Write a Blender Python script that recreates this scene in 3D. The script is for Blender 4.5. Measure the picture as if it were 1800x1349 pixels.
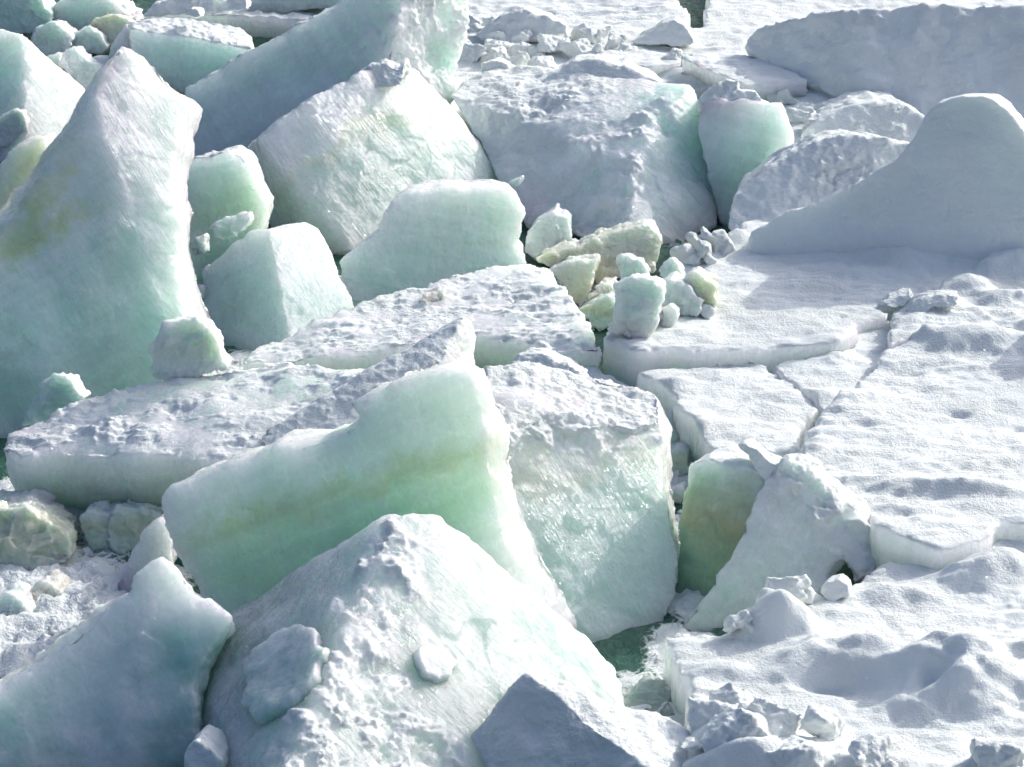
import bpy, bmesh, math, random
import numpy as np
from mathutils import Vector

for _o in list(bpy.data.objects):
    bpy.data.objects.remove(_o)
scene = bpy.context.scene
COL = scene.collection

# ------------------------------------------------------------------ camera
CAM_H, PITCH, HALF = 10.0, 22.0, 9.3
cam_d = bpy.data.cameras.new('camera')
cam_d.sensor_width = 36.0
cam_d.lens = 18.0 / math.tan(math.radians(HALF))
cam_d.clip_start, cam_d.clip_end = 0.5, 6000.0
cam = bpy.data.objects.new('camera', cam_d)
COL.objects.link(cam)
cam.location = (0, 0, CAM_H)
cam.rotation_euler = (math.radians(90 - PITCH), 0, 0)
scene.camera = cam

# ------------------------------------------------------------------ sky, sun, exposure
SUN_EL, SUN_AZ = 27.5, 48.0            # azimuth: degrees to the right of the view direction (+Y)
world = bpy.data.worlds.new('World')
scene.world = world
world.use_nodes = True
wn = world.node_tree.nodes
wl = world.node_tree.links
wn.clear()
w_out = wn.new('ShaderNodeOutputWorld')
w_bg = wn.new('ShaderNodeBackground')
w_sky = wn.new('ShaderNodeTexSky')
w_sky.sky_type = 'NISHITA'
w_sky.sun_disc = False
w_sky.sun_elevation = math.radians(SUN_EL)
w_sky.sun_rotation = math.radians(SUN_AZ)
w_sky.altitude = 0
w_sky.air_density = 1.0
w_sky.dust_density = 10.0
w_sky.ozone_density = 5.0
w_bg.inputs['Strength'].default_value = 0.15
wl.new(w_sky.outputs[0], w_bg.inputs['Color'])
wl.new(w_bg.outputs[0], w_out.inputs['Surface'])
sun_d = bpy.data.lights.new('sun', 'SUN')
sun_d.energy = 2.35
sun_d.angle = math.radians(0.5)
sun_d.color = (1.0, 0.985, 0.90)
sun = bpy.data.objects.new('sun', sun_d)
COL.objects.link(sun)
_e, _a = math.radians(SUN_EL), math.radians(SUN_AZ)
SUN = Vector((math.cos(_e) * math.sin(_a), math.cos(_e) * math.cos(_a), math.sin(_e)))
sun.rotation_euler = SUN.to_track_quat('Z', 'Y').to_euler()
sun.location = (20, 20, 30)
scene.view_settings.view_transform = 'Standard'
scene.view_settings.look = 'None'
scene.view_settings.exposure = 0.31
scene.view_settings.gamma = 1.0
scene.render.engine = 'CYCLES'
scene.cycles.max_bounces = 8
scene.cycles.diffuse_bounces = 4
scene.cycles.transmission_bounces = 4
scene.cycles.sample_clamp_indirect = 6.0
scene.cycles.use_denoising = True

# ------------------------------------------------------------------ camera-space measuring helpers
_p = math.radians(PITCH)
CF = np.array([0, math.cos(_p), -math.sin(_p)])
CU = np.array([0, math.sin(_p), math.cos(_p)])
CR = np.array([1.0, 0, 0])
CC = np.array([0, 0, CAM_H])
TH = math.tan(math.radians(HALF))
WATER = -0.45

def ray(px, py):
    return CF + CR * ((px - 900) / 900 * TH) + CU * ((674.5 - py) / 900 * TH)
def at_y(px, py, y):
    d = ray(px, py); return CC + d * (y / d[1])
def at_z(px, py, z):
    d = ray(px, py); return CC + d * ((z - CAM_H) / d[2])
def unit(v):
    v = np.array(v, float); return v / np.linalg.norm(v)
def sdir(dx, dy, dd=0.0):
    """world direction that runs right / up / away"""
    return unit(CR * dx + CU * dy + CF * dd)

class Plane:
    def __init__(self, p, n):
        self.p, self.n = np.array(p, float), unit(n)
    def at(self, px, py):
        d = ray(px, py)
        return CC + d * (np.dot(self.p - CC, self.n) / np.dot(d, self.n))
    def pts(self, lst):
        return [self.at(a, b) for a, b in lst]
    @staticmethod
    def edge(a, b, n):
        e = unit(b - a); n = np.array(n, float)
        return Plane(a, n - e * np.dot(n, e))

# ------------------------------------------------------------------ noise
_rng = np.random.RandomState(7)
_PERM = np.concatenate([_rng.permutation(256)] * 3).astype(np.int32)
_g = _rng.normal(size=(256, 3)); _g /= np.linalg.norm(_g, axis=1)[:, None]
_GRAD = _g.astype(np.float32)

def perlin(p, seed=0):
    p = np.asarray(p, np.float32) + np.float32(seed * 17.37 + 100.0)
    i = np.floor(p).astype(np.int32); f = p - i; i &= 255
    u = f * f * f * (f * (f * 6 - 15) + 10)
    out = 0
    for dx in (0, 1):
        for dy in (0, 1):
            for dz in (0, 1):
                h = _PERM[_PERM[_PERM[i[:, 0] + dx] + i[:, 1] + dy] + i[:, 2] + dz]
                g = _GRAD[h]
                d = g[:, 0] * (f[:, 0] - dx) + g[:, 1] * (f[:, 1] - dy) + g[:, 2] * (f[:, 2] - dz)
                w = (u[:, 0] if dx else 1 - u[:, 0]) * (u[:, 1] if dy else 1 - u[:, 1]) * (u[:, 2] if dz else 1 - u[:, 2])
                out = out + w * d
    return out * 1.6

def fbm(p, seed=0, octaves=3, gain=0.5):
    p = np.asarray(p, np.float32); a, out = 1.0, 0
    for o in range(octaves):
        out = out + a * perlin(p * (2.03 ** o), seed + o * 3); a *= gain
    return out

def billow(p, seed=0, octaves=3, gain=0.5):
    p = np.asarray(p, np.float32); a, out = 1.0, 0
    for o in range(octaves):
        out = out + a * (1 - 2 * np.abs(perlin(p * (2.03 ** o), seed + o * 3))); a *= gain
    return out

_DIRS = np.array([[1, 0, 0], [0, 1, 0], [0, 0, 1]])
def facets(p, seed=0):
    """broken-ice relief: space cut into cells, each cell a tilted plane"""
    p = np.asarray(p, np.float32) + np.float32(seed * 7.3 + 60.0)
    b = np.floor(p - .5).astype(np.int32); best = np.full(len(p), 9.0, np.float32); out = np.zeros(len(p), np.float32)
    for dx in (0, 1):
        for dy in (0, 1):
            for dz in (0, 1):
                c = b + np.array([dx, dy, dz], np.int32); k = c & 255
                h = _PERM[_PERM[_PERM[k[:, 0]] + k[:, 1]] + k[:, 2]]
                g = _GRAD[h]; ctr = c + .5 + .36 * _GRAD[(h * 7 + 31) & 255]
                e = p - ctr; d2 = (e * e).sum(1); m = d2 < best
                best[m] = d2[m]; out[m] = (np.einsum('ij,ij->i', e, g) + .4 * g[:, 0])[m]
    return np.clip(out, -.8, .8)

def sstep(a, b, x):
    t = np.clip((x - a) / (b - a), 0, 1); return t * t * (3 - 2 * t)

# ------------------------------------------------------------------ materials
def mat_new(name):
    m = bpy.data.materials.new(name); m.use_nodes = True
    nt = m.node_tree; nt.nodes.clear()
    return m, nt, nt.nodes, nt.links

def math_node(nt, op, a, b=None):
    n = nt.nodes.new('ShaderNodeMath'); n.operation = op
    for k, v in enumerate((a, b)):
        if v is None: continue
        if isinstance(v, (int, float)): n.inputs[k].default_value = v
        else: nt.links.new(v, n.inputs[k])
    return n.outputs[0]

def map_range(nt, v, a, b, c, d):
    n = nt.nodes.new('ShaderNodeMapRange')
    nt.links.new(v, n.inputs[0])
    for k, x in enumerate((a, b, c, d)): n.inputs[k + 1].default_value = x
    return n.outputs[0]

def noise_node(nt, vec, scale, detail=4.0, rough=0.55, stretch=None):
    if stretch:
        mp = nt.nodes.new('ShaderNodeMapping'); mp.inputs['Scale'].default_value = stretch
        nt.links.new(vec, mp.inputs['Vector']); vec = mp.outputs[0]
    n = nt.nodes.new('ShaderNodeTexNoise')
    n.inputs['Scale'].default_value = scale; n.inputs['Detail'].default_value = detail
    n.inputs['Roughness'].default_value = rough
    nt.links.new(vec, n.inputs['Vector'])
    return n

def ice_material(name):
    """sea ice and the snow on it: pigment, snow and wetness come from the mesh, the rest from noise"""
    m, nt, N, L = mat_new(name)
    out = N.new('ShaderNodeOutputMaterial'); b = N.new('ShaderNodeBsdfPrincipled')
    L.new(b.outputs[0], out.inputs['Surface'])
    def attr(nm):
        a = N.new('ShaderNodeAttribute'); a.attribute_name = nm; return a
    col, sn, gc, wet = attr('pigment'), attr('snow'), attr('grain'), attr('wet')
    snow, wetf, g = sn.outputs['Fac'], wet.outputs['Fac'], gc.outputs['Vector']
    geo = N.new('ShaderNodeNewGeometry'); P = geo.outputs['Position']
    # pigment mottling: bubbles and clearer patches
    mot = noise_node(nt, g, 3.0, 6, 0.65, (1, 1, 0.35))
    lay = noise_node(nt, g, 1.0, 5, 0.6, (.5, .5, 9.0))
    crk = N.new('ShaderNodeTexVoronoi'); crk.feature = 'DISTANCE_TO_EDGE'; crk.inputs['Scale'].default_value = 2.6
    dis = noise_node(nt, P, 3.5, 5, 0.6)
    dv = N.new('ShaderNodeVectorMath'); dv.operation = 'MULTIPLY_ADD'
    L.new(dis.outputs['Color'], dv.inputs[0]); dv.inputs[1].default_value = (.55,) * 3; L.new(P, dv.inputs[2])
    L.new(dv.outputs[0], crk.inputs['Vector'])
    line = map_range(nt, crk.outputs['Distance'], 0.0, 0.035, 0.07, 0.0)
    bub = noise_node(nt, P, 30.0, 5, 0.7)
    mv = map_range(nt, mot.outputs['Fac'], 0.3, 0.7, 0.91, 1.05)
    mv = math_node(nt, 'ADD', mv, map_range(nt, lay.outputs['Fac'], 0.3, 0.7, -0.05, 0.05))
    mv = math_node(nt, 'ADD', mv, map_range(nt, bub.outputs['Fac'], 0.35, 0.7, -0.02, 0.04))
    mv = math_node(nt, 'ADD', mv, line)
    mv = math_node(nt, 'ADD', math_node(nt, 'MULTIPLY', math_node(nt, 'SUBTRACT', mv, 1.0), math_node(nt, 'SUBTRACT', 1.0, snow)), 1.0)
    cm = N.new('ShaderNodeVectorMath'); cm.operation = 'SCALE'
    L.new(col.outputs['Color'], cm.inputs[0]); L.new(mv, cm.inputs['Scale'])
    L.new(cm.outputs[0], b.inputs['Base Color'])
    inv = math_node(nt, 'SUBTRACT', 1.0, snow)
    L.new(math_node(nt, 'MULTIPLY', inv, 1.0), b.inputs['Subsurface Weight'])
    b.subsurface_method = 'RANDOM_WALK'
    b.inputs['Subsurface Radius'].default_value = (0.72, 1.0, 0.76)
    L.new(attr('glow').outputs['Fac'], b.inputs['Subsurface Scale'])
    b.inputs['IOR'].default_value = 1.31
    # roughness
    rn = noise_node(nt, g, 9.0, 4, 0.6, (1, 1, 0.3))
    r_ice = map_range(nt, rn.outputs['Fac'], 0.3, 0.7, 0.16, 0.42)
    mix = N.new('ShaderNodeMix'); mix.data_type = 'FLOAT'
    L.new(snow, mix.inputs[0]); L.new(r_ice, mix.inputs[2]); mix.inputs[3].default_value = 0.75
    L.new(mix.outputs[0], b.inputs['Roughness'])
    # bumps
    st = noise_node(nt, g, 1.0, 5, 0.6, (26, 26, 3.0))
    fi = noise_node(nt, P, 55.0, 4, 0.65)
    sg = noise_node(nt, P, 38.0, 5, 0.7)
    h_ice = math_node(nt, 'ADD', math_node(nt, 'MULTIPLY', st.outputs['Fac'], 0.030), math_node(nt, 'MULTIPLY', fi.outputs['Fac'], 0.012))
    h_ice = math_node(nt, 'MULTIPLY', h_ice, math_node(nt, 'ADD', math_node(nt, 'MULTIPLY', wetf, 0.75), 0.25))
    h_snow = math_node(nt, 'ADD', math_node(nt, 'MULTIPLY', math_node(nt, 'MULTIPLY', sg.outputs['Fac'], 0.022), map_range(nt, noise_node(nt, P, 1.6, 3, .5).outputs['Fac'], .35, .65, .35, 1.0)), math_node(nt, 'MULTIPLY', noise_node(nt, P, 9.0, 3, .5).outputs['Fac'], 0.012))
    mh = N.new('ShaderNodeMix'); mh.data_type = 'FLOAT'
    L.new(snow, mh.inputs[0]); L.new(h_ice, mh.inputs[2]); L.new(h_snow, mh.inputs[3])
    bump = N.new('ShaderNodeBump'); bump.inputs['Strength'].default_value = 1.0
    bump.inputs['Distance'].default_value = 1.0
    L.new(mh.outputs[0], bump.inputs['Height'])
    L.new(bump.outputs[0], b.inputs['Normal'])
    # crystal facets: tiny randomly tilted mirrors
    vo = N.new('ShaderNodeTexVoronoi'); vo.inputs['Scale'].default_value = 90.0
    gs = N.new('ShaderNodeMapping'); gs.inputs['Scale'].default_value = (1, 1, .45); L.new(g, gs.inputs['Vector'])
    L.new(gs.outputs[0], vo.inputs['Vector'])
    sub = N.new('ShaderNodeVectorMath'); sub.operation = 'SUBTRACT'
    L.new(vo.outputs['Color'], sub.inputs[0]); sub.inputs[1].default_value = (0.5, 0.5, 0.5)
    sc = N.new('ShaderNodeVectorMath'); sc.operation = 'SCALE'
    L.new(sub.outputs[0], sc.inputs[0]); L.new(math_node(nt, 'ADD', math_node(nt, 'MULTIPLY', snow, 0.3), 0.90), sc.inputs['Scale'])
    ad = N.new('ShaderNodeVectorMath'); ad.operation = 'ADD'
    L.new(sc.outputs[0], ad.inputs[0]); L.new(bump.outputs[0], ad.inputs[1])
    no = N.new('ShaderNodeVectorMath'); no.operation = 'NORMALIZE'
    L.new(ad.outputs[0], no.inputs[0])
    L.new(no.outputs[0], b.inputs['Coat Normal'])
    b.inputs['Coat Roughness'].default_value = 0.12
    b.inputs['Coat IOR'].default_value = 1.45
    cw = math_node(nt, 'ADD', math_node(nt, 'MULTIPLY', snow, 0.18), math_node(nt, 'MULTIPLY', wetf, 1.0))
    L.new(cw, b.inputs['Coat Weight'])
    return m

def water_material():
    m, nt, N, L = mat_new('sea_water')
    out = N.new('ShaderNodeOutputMaterial'); b = N.new('ShaderNodeBsdfPrincipled')
    f = N.new('ShaderNodeBsdfPrincipled'); mx = N.new('ShaderNodeMixShader')
    L.new(mx.outputs[0], out.inputs['Surface'])
    L.new(b.outputs[0], mx.inputs[1]); L.new(f.outputs[0], mx.inputs[2])
    b.inputs['Base Color'].default_value = (0.040, 0.120, 0.085, 1)
    b.inputs['Roughness'].default_value = 0.08; b.inputs['IOR'].default_value = 1.33
    f.inputs['Base Color'].default_value = (0.80, 0.83, 0.82, 1); f.inputs['Roughness'].default_value = 0.5
    geo = N.new('ShaderNodeNewGeometry'); P = geo.outputs['Position']
    a = N.new('ShaderNodeAttribute'); a.attribute_name = 'foam'
    n1 = noise_node(nt, P, 9.0, 6, 0.6); n2 = noise_node(nt, P, 3.0, 3)
    vo = N.new('ShaderNodeTexVoronoi'); vo.feature = 'DISTANCE_TO_EDGE'; vo.inputs['Scale'].default_value = 11.0
    wv = N.new('ShaderNodeVectorMath'); wv.operation = 'MULTIPLY_ADD'
    L.new(n1.outputs['Color'], wv.inputs[0]); wv.inputs[1].default_value = (0.16,) * 3; L.new(P, wv.inputs[2])
    L.new(wv.outputs[0], vo.inputs['Vector'])
    lace = map_range(nt, vo.outputs['Distance'], 0.0, 0.22, 1.0, 0.0)
    k = math_node(nt, 'ADD', math_node(nt, 'MULTIPLY', a.outputs['Fac'], 1.5), math_node(nt, 'MULTIPLY', lace, 0.35))
    k = math_node(nt, 'ADD', k, math_node(nt, 'MULTIPLY', n2.outputs['Fac'], 0.5))
    fac = map_range(nt, k, 0.85, 1.25, 0.0, 1.0)
    L.new(fac, mx.inputs[0])
    bump = N.new('ShaderNodeBump'); bump.inputs['Distance'].default_value = 0.06
    L.new(n1.outputs['Fac'], bump.inputs['Height'])
    L.new(bump.outputs[0], b.inputs['Normal']); L.new(bump.outputs[0], f.inputs['Normal'])
    return m

ICE = ice_material('sea_ice')
SEA = water_material()

# ------------------------------------------------------------------ solids (lists of (verts, faces))
def hull(pts):
    bm = bmesh.new()
    for p in pts: bm.verts.new(p)
    r = bmesh.ops.convex_hull(bm, input=bm.verts)
    bad = [e for e in r['geom_interior'] + r['geom_unused'] if isinstance(e, bmesh.types.BMVert)]
    bmesh.ops.delete(bm, geom=list(set(bad)), context='VERTS')
    bmesh.ops.recalc_face_normals(bm, faces=bm.faces)
    bm.verts.index_update()
    s = ([v.co.copy() for v in bm.verts], [[v.index for v in f.verts] for f in bm.faces])
    bm.free(); return s

def back_of(pts, d, shrink=0.88, drop=0.0):
    """hidden far side of a block: the same corners d metres further off, drawn in a little"""
    c = sum(pts) / len(pts); o = []
    for p in pts:
        q = c + (p - c) * shrink
        v = unit(q - CC); o.append(q + v * d + np.array([0, 0, -drop]))
    return o

def slab(front, ext, shrink=1.0, back=None, jag=0.02, step=0.06, seed=0, jf=5.0):
    """front: world polygon; ext: world vector to the far side; back: {index: world point} where the far outline differs"""
    F = np.array(front); c = F.mean(0)
    B = c + (F - c) * shrink + np.array(ext)
    if back:
        for k, v in back.items(): B[k] = v
    n = np.zeros(3)
    for k in range(len(F)):
        n += np.cross(F[k] - c, F[(k + 1) % len(F)] - c)
    n = unit(n)
    FF, BB = [], []
    for k in range(len(F)):
        a, b, a2, b2 = F[k], F[(k + 1) % len(F)], B[k], B[(k + 1) % len(F)]
        m = max(1, int(np.linalg.norm(b - a) / step))
        for q in range(m):
            t = q / m; FF.append(a + (b - a) * t); BB.append(a2 + (b2 - a2) * t)
    FF, BB = np.array(FF), np.array(BB)
    if jag:
        tan = np.roll(FF, -1, 0) - np.roll(FF, 1, 0)
        w = np.cross(tan, n); w /= np.linalg.norm(w, axis=1)[:, None] + 1e-9
        k = fbm(FF * jf, seed + 40, 3, 0.6) * jag
        FF = FF + w * k[:, None]; BB = BB + w * k[:, None]
    m = len(FF)
    bm = bmesh.new()
    va = [bm.verts.new(p) for p in FF]; vb = [bm.verts.new(p) for p in BB]
    fa = bm.faces.new(va); fb = bm.faces.new(list(reversed(vb)))
    for k in range(m):
        j = (k + 1) % m
        bm.faces.new((va[j], va[k], vb[k], vb[j]))
    bmesh.ops.triangulate(bm, faces=[fa, fb])
    bmesh.ops.recalc_face_normals(bm, faces=bm.faces)
    bm.verts.index_update()
    s = ([v.co.copy() for v in bm.verts], [[v.index for v in f.verts] for f in bm.faces])
    bm.free(); return s

def rock(c, size, seed, axes=None, n=16):
    """an angular lump: hull of a few points on an ellipsoid"""
    r = np.random.RandomState(seed); pts = []
    for _ in range(n):
        v = unit(r.normal(size=3)) * r.uniform(0.85, 1.1)
        v = np.sign(v) * np.abs(v) ** 0.75 * np.array(size)
        pts.append(v)
    if axes is None:
        a = r.uniform(0, 6.28); b = r.uniform(-0.4, 0.4)
        ca, sa, cb, sb = math.cos(a), math.sin(a), math.cos(b), math.sin(b)
        M = np.array([[ca, -sa, 0], [sa, ca, 0], [0, 0, 1]]) @ np.array([[cb, 0, sb], [0, 1, 0], [-sb, 0, cb]])
        pts = [M @ v for v in pts]
    return hull([np.array(c) + v for v in pts])

# ------------------------------------------------------------------ pigments: (depth through the ice 0..1, colour)
W = (.85, .88, .86)
RAMP = {
    'snow':   [(0, W), (1, W)],
    'pale':   [(0, (.85, .87, .855)), (.3, (.77, .84, .79)), (.7, (.67, .79, .71)), (1, (.58, .75, .64))],
    'green':  [(0, (.84, .87, .85)), (.22, (.73, .82, .76)), (.6, (.56, .74, .62)), (1, (.40, .65, .50))],
    'teal':   [(0, (.83, .87, .88)), (.3, (.70, .81, .82)), (.65, (.50, .70, .70)), (1, (.28, .56, .56))],
    'algae':  [(0, (.86, .87, .85)), (.3, (.79, .86, .80)), (.46, (.70, .77, .60)), (.55, (.63, .65, .38)), (.63, (.58, .74, .55)), (1, (.46, .70, .54))],
    'olive':  [(0, (.83, .85, .82)), (.25, (.66, .76, .62)), (.5, (.50, .58, .33)), (.58, (.48, .50, .25)), (.68, (.40, .58, .38)), (1, (.27, .50, .35))],
    'yellow': [(0, (.84, .83, .74)), (.4, (.78, .75, .56)), (.7, (.68, .63, .38)), (1, (.54, .50, .26))],
    'dirty':  [(0, (.70, .69, .66)), (.5, (.60, .61, .57)), (1, (.44, .53, .48))],
    'floe':   [(0, W), (.35, W), (.6, (.72, .82, .78)), (1, (.34, .52, .40))],
}
def ramp_eval(ramp, t):
    xs = [a for a, _ in ramp]
    return np.stack([np.interp(t, xs, [c[k] for _, c in ramp]) for k in range(3)], 1)

# ------------------------------------------------------------------ a body of ice: union of solids, worn and broken
_count = {}
SEED = [0]

def merged(solids):
    V, Fc, o = [], [], 0
    for v, f in solids:
        V += [tuple(p) for p in v]; Fc += [[i + o for i in q] for q in f]; o += len(v)
    me = bpy.data.meshes.new('tmp'); me.from_pydata(V, [], Fc); me.update(); return me

def body(name, solids, parent=None, label=None, cat=None, group=None, kind=None, voxel=0.015,
         ramp='green', axis=(0, 0, 1), depth=None, off=0.0, grain=None, wet=0.4, snow=None, frost=0.5,
         d=((.030, .60), (.007, .18), (.0035, .05)), chip=0.55, puff=0.0, puff_scale=.14, feats=None, sastrugi=0.0,
         stain=None, warp=.10, lumps=0.0, crumble=None, facet=.016, facet_size=.34, patchy=0.0, glow=.85, soft=1, tone=.34, notch=0.0):
    SEED[0] += 1; sd = SEED[0] * 5
    tmp = bpy.data.objects.new('tmp', merged(solids)); COL.objects.link(tmp)
    md = tmp.modifiers.new('r', 'REMESH'); md.mode = 'VOXEL'; md.voxel_size = voxel
    dg = bpy.context.evaluated_depsgraph_get()
    me = bpy.data.meshes.new_from_object(tmp.evaluated_get(dg))
    old = tmp.data
    bpy.data.objects.remove(tmp); bpy.data.meshes.remove(old)
    me.name = name
    n = len(me.vertices)
    co = np.empty(n * 3, np.float32); me.vertices.foreach_get('co', co); P = co.reshape(n, 3).astype(np.float64)
    ed = np.empty(len(me.edges) * 2, np.int32); me.edges.foreach_get('vertices', ed); ed = ed.reshape(-1, 2)
    deg = np.bincount(ed.ravel(), minlength=n).astype(np.float64)[:, None]; deg[deg == 0] = 1
    def smooth(X, it):
        for _ in range(it):
            Y = np.zeros_like(X)
            for k in range(X.shape[1]):
                Y[:, k] = np.bincount(ed[:, 0], X[ed[:, 1], k], n) + np.bincount(ed[:, 1], X[ed[:, 0], k], n)
            X = 0.35 * X + 0.65 * Y / deg
        return X
    def normals():
        me.vertices.foreach_set('co', P.astype(np.float32).ravel()); me.update()
        a = np.empty(n * 3, np.float32); me.vertex_normals.foreach_get('vector', a); return a.reshape(n, 3).astype(np.float64)
    if soft: P = smooth(P, soft)
    Nn = normals()
    sm = smooth(P, 14)
    conv = np.einsum('ij,ij->i', P - sm, Nn)
    ce = np.clip(conv, 0, None)
    # worn and chipped edges
    P -= Nn * (ce * chip * np.clip(.35 + 2.2 * fbm(P * 8.0, sd + 1, 3, .65), -.3, 2.2))[:, None]
    # larger splinters knocked off the edges
    if notch:
        wide = smooth(P, 45)
        cw = np.clip(np.einsum('ij,ij->i', P - wide, Nn), 0, None)
        P -= Nn * (cw * notch * np.clip(.15 + 1.5 * facets(P / .16, sd + 8) + .8 * facets(P / .07, sd + 9), 0, 1.6))[:, None]
    ax = unit(axis); gr = unit(axis if grain is None else grain)
    proj = P @ ax
    top = proj.max(); L = depth if depth else (top - proj.min() + 1e-6)
    t0 = (top - proj) / L + off
    t = t0 + warp * fbm(P * 1.7, sd + 2, 3) + 0.05 * fbm(P * 7, sd + 4, 3, .6) + .02 * fbm(P * 35, sd + 5, 2)
    # snow cover
    if snow == 'all': S = np.ones(n)
    elif snow is None: S = np.zeros(n)
    elif isinstance(snow, float): S = np.full(n, snow)
    else:
        nz, tmax = snow
        S = sstep(nz - .12, nz + .12, Nn[:, 2] + 0.18 * fbm(P * 5, sd + 6, 3)) * sstep(tmax + .08, tmax - .08, t)
    if patchy: S = S * sstep(-.12, .12, fbm(P * np.array([2.2, 5.5, 3]), sd + 7, 4, .6) + patchy)
    # break-up of the surface
    Ns = smooth(Nn, 6); Ns /= np.linalg.norm(Ns, axis=1)[:, None] + 1e-9
    u = unit(np.cross(gr, [0.31, 0.87, 0.4])); v = np.cross(gr, u)
    G = np.stack([P @ u, P @ v, P @ gr], 1)
    h = 0
    for k, (amp, sc_) in enumerate(d):
        h = h + amp * fbm(P / sc_, sd + 10 + k, 3, .5)
    if facet:
        wb = .10 * np.stack([fbm(P * 3, sd + 91 + k, 2) for k in range(3)], 1)
        fm = (1 - S) * sstep(-.35, .35, fbm(P * 1.4, sd + 95, 2))
        h = h + fm * facet * facets((P + wb) / facet_size, sd) + .35 * (1 - S) * facet * facets((P + wb) / (facet_size * .36), sd + 3)
    wp = wet * (.22 + .78 * sstep(-.15, .3, fbm(P * 1.3, sd + 23, 3)))
    if wet > 0: h = h + 0.0035 * wp * (1 - S) * fbm(G * np.array([18, 18, 2.2]), sd + 20, 3)
    if puff: h = h + puff * S * (.55 * fbm(P / puff_scale, sd + 30, 4, .6) + .25 * (billow(P / puff_scale * .8, sd + 34, 3, .55) - .3) * sstep(-.1, .4, fbm(P / .5, sd + 38, 2)))
    if lumps: h = h + .5 * lumps * np.clip(billow(P / .22, sd + 33, 3, .5) * sstep(-.2, .5, fbm(P / .7, sd + 36, 2)), 0, 2)
    if crumble:   # heaps of broken snow frozen onto the block
        km = np.zeros(n)
        for px, py, yy, rad in crumble:
            c = at_y(px, py, yy)
            km = np.maximum(km, sstep(1.0, .45, np.linalg.norm(P - c, axis=1) / rad + .5 * fbm(P * 3.0, sd + 80, 3)))
        wob = .10 * np.stack([fbm(P * 4, sd + 81 + k, 3) for k in range(3)], 1)
        cell = .075 * fbm((P + wob) / .42, sd + 84, 4, .5) + (.026) * np.clip(facets((P + wob) / .26, sd + 85), -.5, .6) + .008 * np.clip(facets((P + wob) / .11, sd + 86), -.5, .6) + .010 * fbm(P / .05, sd + 87, 3)
        h = h + km * cell
        S = np.maximum(S, sstep(.1, .6, km + .5 * fbm(P * 4, sd + 88, 3)) * sstep(-.05, .03, cell) * .9 * (km > .02))
    P += Ns * h[:, None]
    if sastrugi:
        up = sstep(.5, .85, Nn[:, 2])
        Q = P.copy(); Q[:, 2] = 0
        r = fbm(Q * np.array([1.3, 4.5, 1]), sd + 41, 4, .55)
        r2 = fbm(Q * np.array([6, 15, 1]), sd + 47, 3, .55)
        wm = .25 + sstep(-.25, .45, fbm(Q * np.array([.5, .9, 1]), sd + 52, 3))
        P[:, 2] += up * sastrugi * (.5 * fbm(Q * np.array([.7, 1.2, 1]), sd + 55, 2) + wm * (.55 * r + .30 * r2))
    if feats:
        up = sstep(.3, .7, Nn[:, 2])
        for px, py, rx, ry, hh, rot in feats:
            c = at_z(px, py, 0); dx = P[:, 0] - c[0]; dy = P[:, 1] - c[1]
            wv = .25 * fbm(P * 1.6, sd + 60, 3)
            ca, sa = math.cos(rot), math.sin(rot)
            q = np.sqrt(((dx * ca + dy * sa) / rx) ** 2 + ((-dx * sa + dy * ca) / ry) ** 2) + wv
            P[:, 2] += up * hh * sstep(1.0, 0.0, q)
    Nf = normals()
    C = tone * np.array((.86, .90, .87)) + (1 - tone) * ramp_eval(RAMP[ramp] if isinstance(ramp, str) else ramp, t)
    C = np.clip(C, 0, 1)
    if frost:  # crushed, bubbly ice along broken edges
        fr = np.clip(sstep(.003, .02, ce) * frost, 0, 1)[:, None]
        C = C * (1 - fr) + np.array((.86, .885, .88)) * fr
    if stain:
        for px, py, zz, rad, colr, amt in stain:
            c = at_y(px, py, zz)
            dd = np.linalg.norm(P - c, axis=1) / rad + .6 * fbm(P * 2.6, sd + 70, 5, .62)
            k = (sstep(1.0, .15, dd) * amt)[:, None]
            C = C * (1 - k) + np.array(colr) * k
    C = np.minimum(C, .91) * (1 - S[:, None]) + np.array(W) * S[:, None]
    def put(nm, typ, arr, key):
        a = me.attributes.new(nm, typ, 'POINT'); a.data.foreach_set(key, np.ascontiguousarray(arr, np.float32).ravel())
    put('pigment', 'FLOAT_COLOR', np.concatenate([C, np.ones((n, 1))], 1), 'color')
    put('snow', 'FLOAT', S, 'value')
    put('glow', 'FLOAT', np.full(n, glow), 'value')
    put('wet', 'FLOAT', (1 - S) * wp, 'value')
    put('grain', 'FLOAT_VECTOR', np.stack([P @ u, P @ v, P @ gr], 1), 'vector')
    me.polygons.foreach_set('use_smooth', np.ones(len(me.polygons), bool))
    me.materials.clear(); me.materials.append(ICE)
    # origin at the base
    lo, hi = P.min(0), P.max(0)
    o0 = np.array([(lo[0] + hi[0]) / 2, (lo[1] + hi[1]) / 2, lo[2]])
    me.vertices.foreach_set('co', (P - o0).astype(np.float32).ravel()); me.update()
    ob = bpy.data.objects.new(name, me); COL.objects.link(ob)
    if parent is not None:
        ob.parent = parent; ob.location = Vector(o0) - parent.location
    else:
        ob.location = o0
    if label: ob['label'] = label
    if cat: ob['category'] = cat
    if group: ob['group'] = group
    if kind: ob['kind'] = kind
    return ob

# ------------------------------------------------------------------ pixel-outline helpers: outline -> plane in space -> thick solid
def pslab(pl, verts, ext, shrink=1.0, jag=0.02, seed=0, jf=5.0, step=.06):
    F = [pl.at(v[0], v[1]) for v in verts]
    back = {}
    for k, v in enumerate(verts):
        if len(v) == 5: back[k] = at_y(v[2], v[3], F[k][1] + v[4])
    return slab(F, ext, shrink, back, jag, step, seed, jf)

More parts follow.
